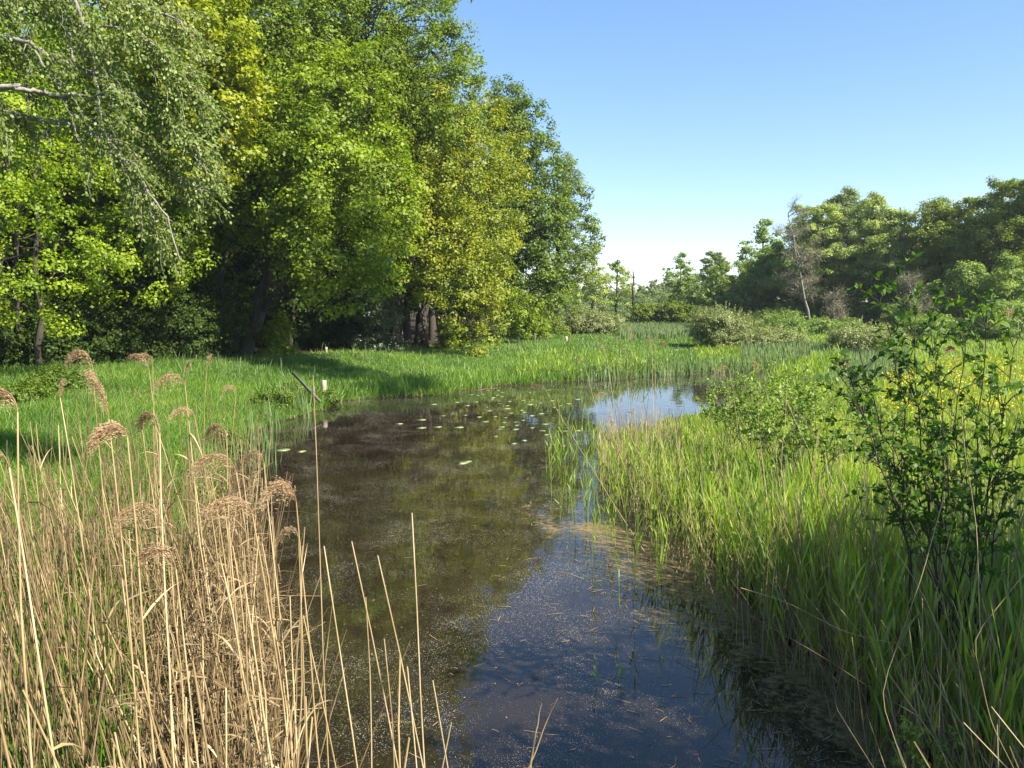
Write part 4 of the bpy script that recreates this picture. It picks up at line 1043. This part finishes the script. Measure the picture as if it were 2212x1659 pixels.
# right side: tall thin dry reeds
DRR = "tall dry reeds on the right bank"
for (px, py, Y, bx, L, full, sd_, dr, lab) in [
    (1640, 812, 11, 1650, .26, 1.1, -1, .6, 'dry reed with fluffy double plume near the far end of the right reeds'),
    (1838, 800, 7.5, 1890, .2, 1.1, -1, 1.0, 'dry reed with pinkish plume left of the dark leafy bush'),
    (2200, 690, 5.2, 2195, .17, 1.1, -1, 1.3, 'tall dry reed with plume against the wood at the right border'),
    (2065, 765, 5.4, 2070, .12, .7, -1, 1.2, 'dry reed with a small grey plume inside the leafy bush'),
    (1365, 745, 15.0, 1372, .28, .8, -1, .4, 'dry reed with the highest plume of the cluster over the pond'),
    (1355, 775, 15.5, 1372, .26, .5, -1, .6, 'dry reed with left drooping plume of the cluster over the pond'),
    (1408, 760, 15, 1412, .3, .8, -1, .3, 'dry reed with broad upright plume of the cluster over the pond'),
    (1415, 745, 16, 1420, .26, .5, 1, .4, 'dry reed standing behind the broad upright plume'),
    (1440, 748, 15, 1448, .22, .6, -1, 1.3, 'dry reed with arched plume at right of the pond cluster'),
    (1310, 768, 14.5, 1350, .24, .7, -1, .6, 'dry reed with pale hanging plume at left of the pond cluster'),
    (1332, 755, 16, 1350, .2, .4, 1, .3, 'dry reed with slim plume between the hanging and highest ones'),
    (1262, 785, 14, 1330, .2, .5, -1, 1.2, 'dry reed leaning left with small brown tuft'),
    (1575, 800, 12, 1590, .2, .6, -1, 1.5, 'dry reed with curled plume over the far water'),
    (1570, 818, 12.5, 1600, .14, .4, -1, 1.2, 'dry reed with tiny curled tuft below the curled plume'),
    (1310, 855, 12, 1370, .16, .5, -1, 1.4, 'short dry reed with small curled plume low over the water'),
    (1178, 842, 10.5, 1330, .18, .4, -1, 1.0, 'dry reed slanting far left over the water from the right bank')]:
    tip = at(px, py, Y); b = at(bx, 1000, Y); x0 = b[0]
    b = np.array([x0, Y, -.05])
    if px == 1178: b = np.array([1.75, 9.5, -.05])
    plumed(b, tip, lab, L, .005 if Y > 9 else .0038, sd_, full, dr, rng.uniform(-.4, .4), DRR, 1, 'straw')
g = Geo()
cnt = 0
while cnt < 52:
    Y = rng.uniform(3.4, 8); px = rng.uniform(1700, 2300)
    b = np.array([(px - 1106) / F * Y, Y, .0])
    if sdist(b[:1], b[1:2])[0] < 0: continue
    g = Geo(); L = rng.uniform(1.5, 2.6); bend = rng.normal(0, .15)
    tip = b + np.array([bend * L - .08 * L, rng.normal(0, .12) * L, L * (1 - abs(bend) * .3)])
    P = bez(b, tip, 10, -abs(bend) * .1 * L, .008, (b + tip) / 2 + np.array([-bend * .35 * L, 0, .1 * L]))
    P = stalk_geo(g, P, .0034)
    o = g.obj('dry_reed', M['straw_dark' if cnt % 2 else 'straw'], None, b); o.location = tuple(b)
    tag(o, 'thin brown reed stalk without plume in the thicket right of the near water', 'reed', DRR); cnt += 1

# arching fallen canes at the lower right
for (pp, Y, r, lab) in [([(1330, 870), (1400, 1030), (1480, 1130), (1570, 1260), (1660, 1370)], 7.2, .004, 'long pale cane slanting down the front of the right reeds'),
                        ([(1640, 1430), (1720, 1432), (1790, 1440), (1850, 1475)], 5.6, .004, 'arched cane dipping into the near dark water'),
                        ([(1620, 1330), (1780, 1420), (1900, 1500), (2060, 1590), (2230, 1680)], 4.4, .004, 'long pale cane crossing the lower right corner'),
                        ([(1830, 1400), (1800, 1520), (1850, 1600), (1900, 1680)], 4.2, .004, 'thick bent cane hanging into the shade at lower right'),
                        ([(1600, 1270), (1700, 1300), (1830, 1370), (1990, 1400), (2230, 1500)], 4.8, .0035, 'pale cane lying across the shaded right reeds'),
                        ([(2040, 1070), (1990, 1250), (1900, 1500), (1960, 1680)], 3.9, .0035, 'pale cane bowed left at the lower right'),
                        ([(2212, 1240), (2100, 1380), (2140, 1560), (2200, 1680)], 3.7, .0035, 'pale cane looping near the right border')]:
    pts = np.array([at(x, y, Y - .12 * k) for k, (x, y) in enumerate(pp)])
    s = np.linspace(0, len(pts) - 1, 16)
    A = np.stack([np.interp(s, np.arange(len(pts)), pts[:, k]) for k in range(3)], 1)
    A[1:-1] = (A[:-2] + A[1:-1] * 2 + A[2:]) / 4
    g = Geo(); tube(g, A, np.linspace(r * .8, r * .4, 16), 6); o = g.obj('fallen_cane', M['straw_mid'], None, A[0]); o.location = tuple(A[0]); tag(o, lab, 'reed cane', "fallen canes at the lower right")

# two broken stems at the bottom centre, small sprouts in the water
for (a_, b_, Y, lab) in [((1140, 1690), (1170, 1520), 4.6, 'broken dry stem at bottom centre, left of a crossing pair'), ((1130, 1690), (1205, 1508), 4.7, 'broken dry stem at bottom centre, right of a crossing pair')]:
    g = Geo(); A = stalk_pts(at(*a_, Y) * np.array([1, 1, 1]), at(*b_, Y), .01); tube(g, A, np.linspace(.006, .003, 9), 6)
    o = g.obj('dry_reed', M['straw'], None, A[0]); o.location = tuple(A[0]); tag(o, lab, 'reed')
for (px, py, h, lab) in [(1290, 1480, .22, 'lone green reed shoot standing in the near open water'), (1335, 1470, .12, 'short dark stub beside the lone green shoot'), (1512, 1450, .25, 'thin dark stub in the water off the right reeds'), (1365, 1250, .38, 'thin brown stalk upright in the water left of the reeds')]:
    b = gnd(px, py); g = Geo(); N = 1
    if 'green' in lab:
        reed_shoots(g, np.array([0.]), np.array([0.]), np.array([h * 1.3]), np.array([-.02]), 4, .01, .3)
        o = g.obj('reed_shoot', M['reed_green'])
    else:
        tube(g, bez((0, 0, -.03), (rng.normal(0, .03), 0, h), 5, 0, .003), np.linspace(.004, .002, 5), 5); o = g.obj('reed_stub', M['straw_dark'])
    o.location = tuple(b); tag(o, lab, 'reed')

# ------------------------------------------------------------------ leafy bush at the right
def leafy(name, label, root, stems, mat, leafL=.055, leafW=.6, per=16, r=.01, bark='bark', cat='bush', seed=1, twl=.3, ntw=5):
    e = empty(name, root, label, cat); t = Geo(); g = Geo()
    for tip, n in stems:
        P = bez(np.array(root) + rng.normal(0, .16, 3) * np.array([1, 1, 0]), tip, 14, 0, .015, (np.array(root) + tip) / 2 + np.array([rng.normal(0, .08), rng.normal(0, .08), .15]))
        tube(t, P, np.linspace(r, r * .25, 14), 6)
        for k in range(n):
            q = rng.integers(7, 14); d = nrm(P[min(q + 1, 13)] - P[q - 1]) * .7 + sph(1)[0] * .8; d[2] = abs(d[2]) * .8 + .1; d = nrm(d)
            L = twl * rng.uniform(.5, 1.2); tw_ = bez(P[q], P[q] + d * L, 6, -.03, .01)
            tube(t, tw_, np.linspace(.003, .0015, 6), 4)
            m = per; u = np.sort(rng.uniform(.2, 1.0, m))
            b = np.stack([np.interp(u, np.linspace(0, 1, 6), tw_[:, c]) for c in range(3)], 1)
            dd = nrm(d * .6 + sph(m) * .9 + np.array([0, 0, .25])); ll = leafL * rng.uniform(.6, 1.2, m)
            blades(g, b, dd, ll, ll * leafW, rng.uniform(0, .4, m), (.12, .8, 1, .75, .08))
    t.obj('stem', M[bark], e, root); g.obj('foliage', M[mat], e, root)
    return e
root = np.array([3.35, 5.6, .15])
st = [(at(px, py + 12, Y), n + 2) for px, py, Y, n in [(1900, 640, 4.9, 14), (1960, 660, 5.0, 14), (1850, 720, 4.8, 13), (1800, 780, 4.9, 12), (2010, 690, 5.2, 14), (2080, 720, 5.4, 13), (2130, 700, 5.0, 11),
      (2190, 740, 5.2, 12), (1960, 780, 5.1, 14), (2030, 820, 5.0, 14), (1880, 860, 5.0, 12), (2150, 840, 5.1, 12), (2080, 900, 5.2, 13), (1930, 900, 4.9, 12), (2200, 880, 4.9, 12), (1830, 830, 4.8, 10),
      (2180, 980, 5.0, 10), (2100, 1000, 4.9, 10), (2000, 980, 5.0, 8)]]
leafy('leafy_bush', 'tall dark leafy bush with open twigs before the right meadow', root, st, 'bush_leaf', .05, .52, 17, .009, twl=.36)
root = gb(2010, 4.3) ; root[2] = .2
st = [(at(px, py, 4.2), 5) for px, py in [(1960, 1560), (1990, 1590), (2030, 1570), (2060, 1610), (1980, 1640), (2040, 1640)]]
leafy('willow_sprig', 'low bright willow sprig in the shade at the bottom right', root, st, 'sapling_leaf', .035, .4, 16, .004, twl=.1, cat='sprig')
for (px, py, Y, n, w, lab) in [(1590, 862, 14.5, 12, .7, 'pale young willow behind the reeds, leftmost sapling'), (1650, 850, 13, 14, .8, 'pale young willow in the middle of the sapling row'),
                               (1715, 860, 12, 16, .9, 'taller pale young willow near the pinkish plume'), (1760, 880, 10, 12, .7, 'pale willow sapling just left of the leafy bush')]:
    c = at(px, py, Y); root = np.array([c[0], Y, H(c[0], Y)])
    st = [(c + rng.normal(0, 1, 3) * np.array([w * .6, w * .4, .2]), 9) for _ in range(n)]
    leafy('willow_sapling', lab, root, st, 'sapling_leaf', .06, .5, 20, .008, bark='bark_light', cat='sapling', twl=.3)
# brambles and nettles on the near left bank
for (px, py, Y, r, lab) in [(640, 872, 23.3, .42, 'bramble clump at the tip of the left bank'), (590, 885, 21.6, .4, 'bramble clump left of the bank tip'), (705, 872, 24.2, .35, 'small dark bramble by the round post'),
                            (490, 905, 16, .3, 'green bramble behind the dry reeds'), (430, 935, 11.5, .28, 'dark green bramble showing between dry reeds'), (130, 835, 21, .5, 'pale nettle clump at the left before the dark wood'), (50, 850, 19, .4, 'grassy nettle clump at the left border')]:
    bush('bramble', lab, px, py, Y, r, 'oak_dark', .8, 7, 1.5, (.05, .04), .14, 44, group='brambles and nettles on the left bank')
g = Geo()
for (px, py, Y, n, h) in [(560, 860, 17, 60, .9), (640, 815, 22, 70, .9), (600, 830, 20, 50, .8), (540, 880, 15, 40, .8), (250, 1000, 8, 60, .7)]:
    c = at(px, py, Y); x = c[0] + rng.normal(0, .25, n); y = Y + rng.normal(0, .3, n)
    d = np.stack([rng.normal(-.05, .13, n), rng.normal(0, .13, n), np.ones(n)], 1)
    blades(g, np.stack([x, y, height(x, y)], 1), d, h * rng.uniform(.7, 1.2, n), .022, rng.uniform(0, .15, n), (1, .95, .8, .5, .05))
tag(g.obj('cattails', M['cattail']), 'blue green cattail leaves on the tip of the left bank', 'cattails', kind='stuff')

# ------------------------------------------------------------------ posts
def post(px, pytop, pybase, Y, r, label, mat='post_wood', lean=0):
    b = gb(px, Y); top = at(px + lean, pytop, Y); g = Geo()
    P = bez(b - np.array([0, 0, .3]), top, 5); n = 12
    tube(g, np.vstack([P, P[-1] + np.array([0, 0, .004]), P[-1] + np.array([0, 0, .006])]), np.r_[np.full(5, r), r * .88, .001], n, .5)
    o = g.obj('wooden_post', M[mat], None, b); o.location = tuple(b); tag(o, label, 'post'); return o
post(700, 822, 856, 24.5, .075, 'round pinkish wooden post at the corner of the left bank')
post(707, 750, 770, 37, .05, 'slim pale post in the grass before the dark gap', lean=-2)
post(1223, 727, 736, 52, .09, 'short pale post far out in the meadow')
post(449, 770, 790, 30, .06, 'grey post in the shade near the oak trunks', 'grey_wood')
post(1155, 720, 735, 50, .06, 'short grey post under the meadow end oaks', 'grey_wood')
post(676, 835, 870, 23, .035, 'thin grey stake beside the slanting rail', 'grey_wood', 2)
g = Geo(); a_ = at(632, 805, 24.5); b_ = at(692, 868, 22.5)
d = nrm(b_ - a_); s_ = nrm(np.cross(d, [0, 0, 1])); u_ = np.cross(s_, d)
V = []
for p in (a_, b_):
    for q, w in ((-.02, -.045), (.02, -.045), (.02, .045), (-.02, .045)): V.append(p + s_ * q + u_ * w)
g.add(np.array(V), np.array([(0, 1, 2, 3), (4, 7, 6, 5), (0, 4, 5, 1), (1, 5, 6, 2), (2, 6, 7, 3), (3, 7, 4, 0)]))
o = g.obj('wooden_rail', M['grey_wood'], None, a_); o.location = tuple(a_); tag(o, 'weathered grey rail slanting into the brambles left of the round post', 'rail')

# ------------------------------------------------------------------ lily pads
def pad_mesh(r):
    th = np.linspace(.18, 2 * math.pi - .18, 19); rr = r * (1 + .05 * np.sin(th * 3 + rng.random()) + rng.normal(0, .015, 19))
    ring = np.stack([rr * np.cos(th), rr * np.sin(th), np.full(19, .006) + rng.uniform(0, .004) * np.sin(th * 2)], 1)
    low = ring * np.array([.97, .97, 0]) + np.array([0, 0, .001])
    V = np.vstack([[[0, 0, .004]], ring, low]); Q = []
    for k in range(1, 18, 2): Q.append((0, k, k + 1, k + 2))
    for k in range(1, 19): Q.append((k, k + 19, k + 20, k + 1))
    return V, np.array(Q)
pads = []
LP = "lily pads floating on the pond"
ppos = [(998, 1000, .17, 'lone bright lily pad pair, left pad, in mid pond'), (1008, 997, .13, 'small pad joined to the lone bright lily pad'), (610, 972, .2, 'yellowish pad in the film near the left bank'),
        (650, 975, .15, 'second yellowish pad near the left bank')]
for (cx, cy, sx, sy, n) in [(1075, 905, 60, 22, 20), (1150, 920, 45, 18, 13), (1200, 880, 60, 12, 9), (1130, 865, 80, 8, 9), (1010, 895, 50, 14, 8), (900, 915, 60, 14, 5), (1160, 960, 40, 20, 5), (1100, 850, 90, 5, 12)]:
    for _ in range(n): ppos.append((cx + rng.normal(0, sx), cy + rng.normal(0, sy), rng.uniform(.1, .2), None))
n = 0; used_p = []
for (px, py, r, lab) in ppos:
    p = gnd(px, py)
    if sdist(p[:1], p[1:2])[0] > -.3: continue
    if lab is None and any((p[0] - q[0]) ** 2 + (p[1] - q[1]) ** 2 < (r + q[2]) ** 2 * .9 for q in used_p): continue
    used_p.append((p[0], p[1], r))
    if n < 8:
        V, Q = pad_mesh(.15); o = make_obj('lily_pad', V, Q, M['pad'], None, np.full(len(Q), rng.random())); pads.append(o)
    else:
        o = pads[n % 8].copy(); COL.objects.link(o)
    o.location = (p[0], p[1], .001 * (n % 3)); o.rotation_euler = (0, 0, rng.uniform(0, 6.28)); r = r * (.85 if lab else .72); o.scale = (r / .15, r / .15 * rng.uniform(.8, 1), 1)
    tag(o, lab or 'flat yellow green lily pad in the cluster in the middle of the pond', 'lily pad', LP); n += 1

# floating litter
g = Geo()
n = 9000; x = rng.uniform(-2, 6, n); y = rng.uniform(3.5, 16, n); d = -sdist(x, y)
pr = np.where(x > .4, np.exp(-d / 1.1), .04) * (x > -1) + .018 + .35 * np.exp(-((x - 1.2) / .6) ** 2 - ((y - 10.5) / 2.2) ** 2) * .5
k = (d > 0) & (rng.random(n) < pr); x, y = x[k], y[k]; n = len(x)
a = rng.normal(0, .9, n); dd = np.stack([np.cos(a), np.sin(a), np.zeros(n)], 1)
blades(g, np.stack([x, y, np.full(n, .006)], 1), dd, rng.uniform(.02, .17, n) * (1 + (rng.random(n) < .06)), rng.uniform(.003, .008, n), rng.uniform(-.0, .0, n), (.7, 1, .8), side=np.cross(dd, [0, 0, 1.]))
n = 700; x = rng.uniform(-2.5, 5, n); y = rng.uniform(3.5, 14, n); k = sdist(x, y) < -.1; x, y = x[k], y[k]; n = len(x)
diamonds(g, np.stack([x, y, np.full(n, .008)], 1), np.tile([0, 0, 1.], (n, 1)), rng.uniform(.012, .03, n), rng.uniform(.006, .014, n))
tag(g.obj('floating_litter', M['litter']), 'bits of straw and brown leaf floating on the water by the reeds', 'litter', kind='stuff')

# ------------------------------------------------------------------ thin summer haze
V = np.array([(x, y, z) for z in (-3, 32) for y in (-450, 700) for x in (-700, 700)], float)
hz = make_obj('haze', V, [(0, 2, 3, 1), (4, 5, 7, 6), (0, 1, 5, 4), (2, 6, 7, 3), (0, 4, 6, 2), (1, 3, 7, 5)], bpy.data.materials.new('haze'))
hm = hz.data.materials[0]; hm.use_nodes = True; nt = hm.node_tree; nt.nodes.clear()
pv = nt.nodes.new("ShaderNodeVolumePrincipled"); pv.inputs['Color'].default_value = (.85, .92, 1, 1)
pv.inputs['Density'].default_value = .0003; pv.inputs['Anisotropy'].default_value = .2
out = nt.nodes.new("ShaderNodeOutputMaterial"); nt.links.new(pv.outputs[0], out.inputs['Volume'])
tag(hz, kind='stuff')
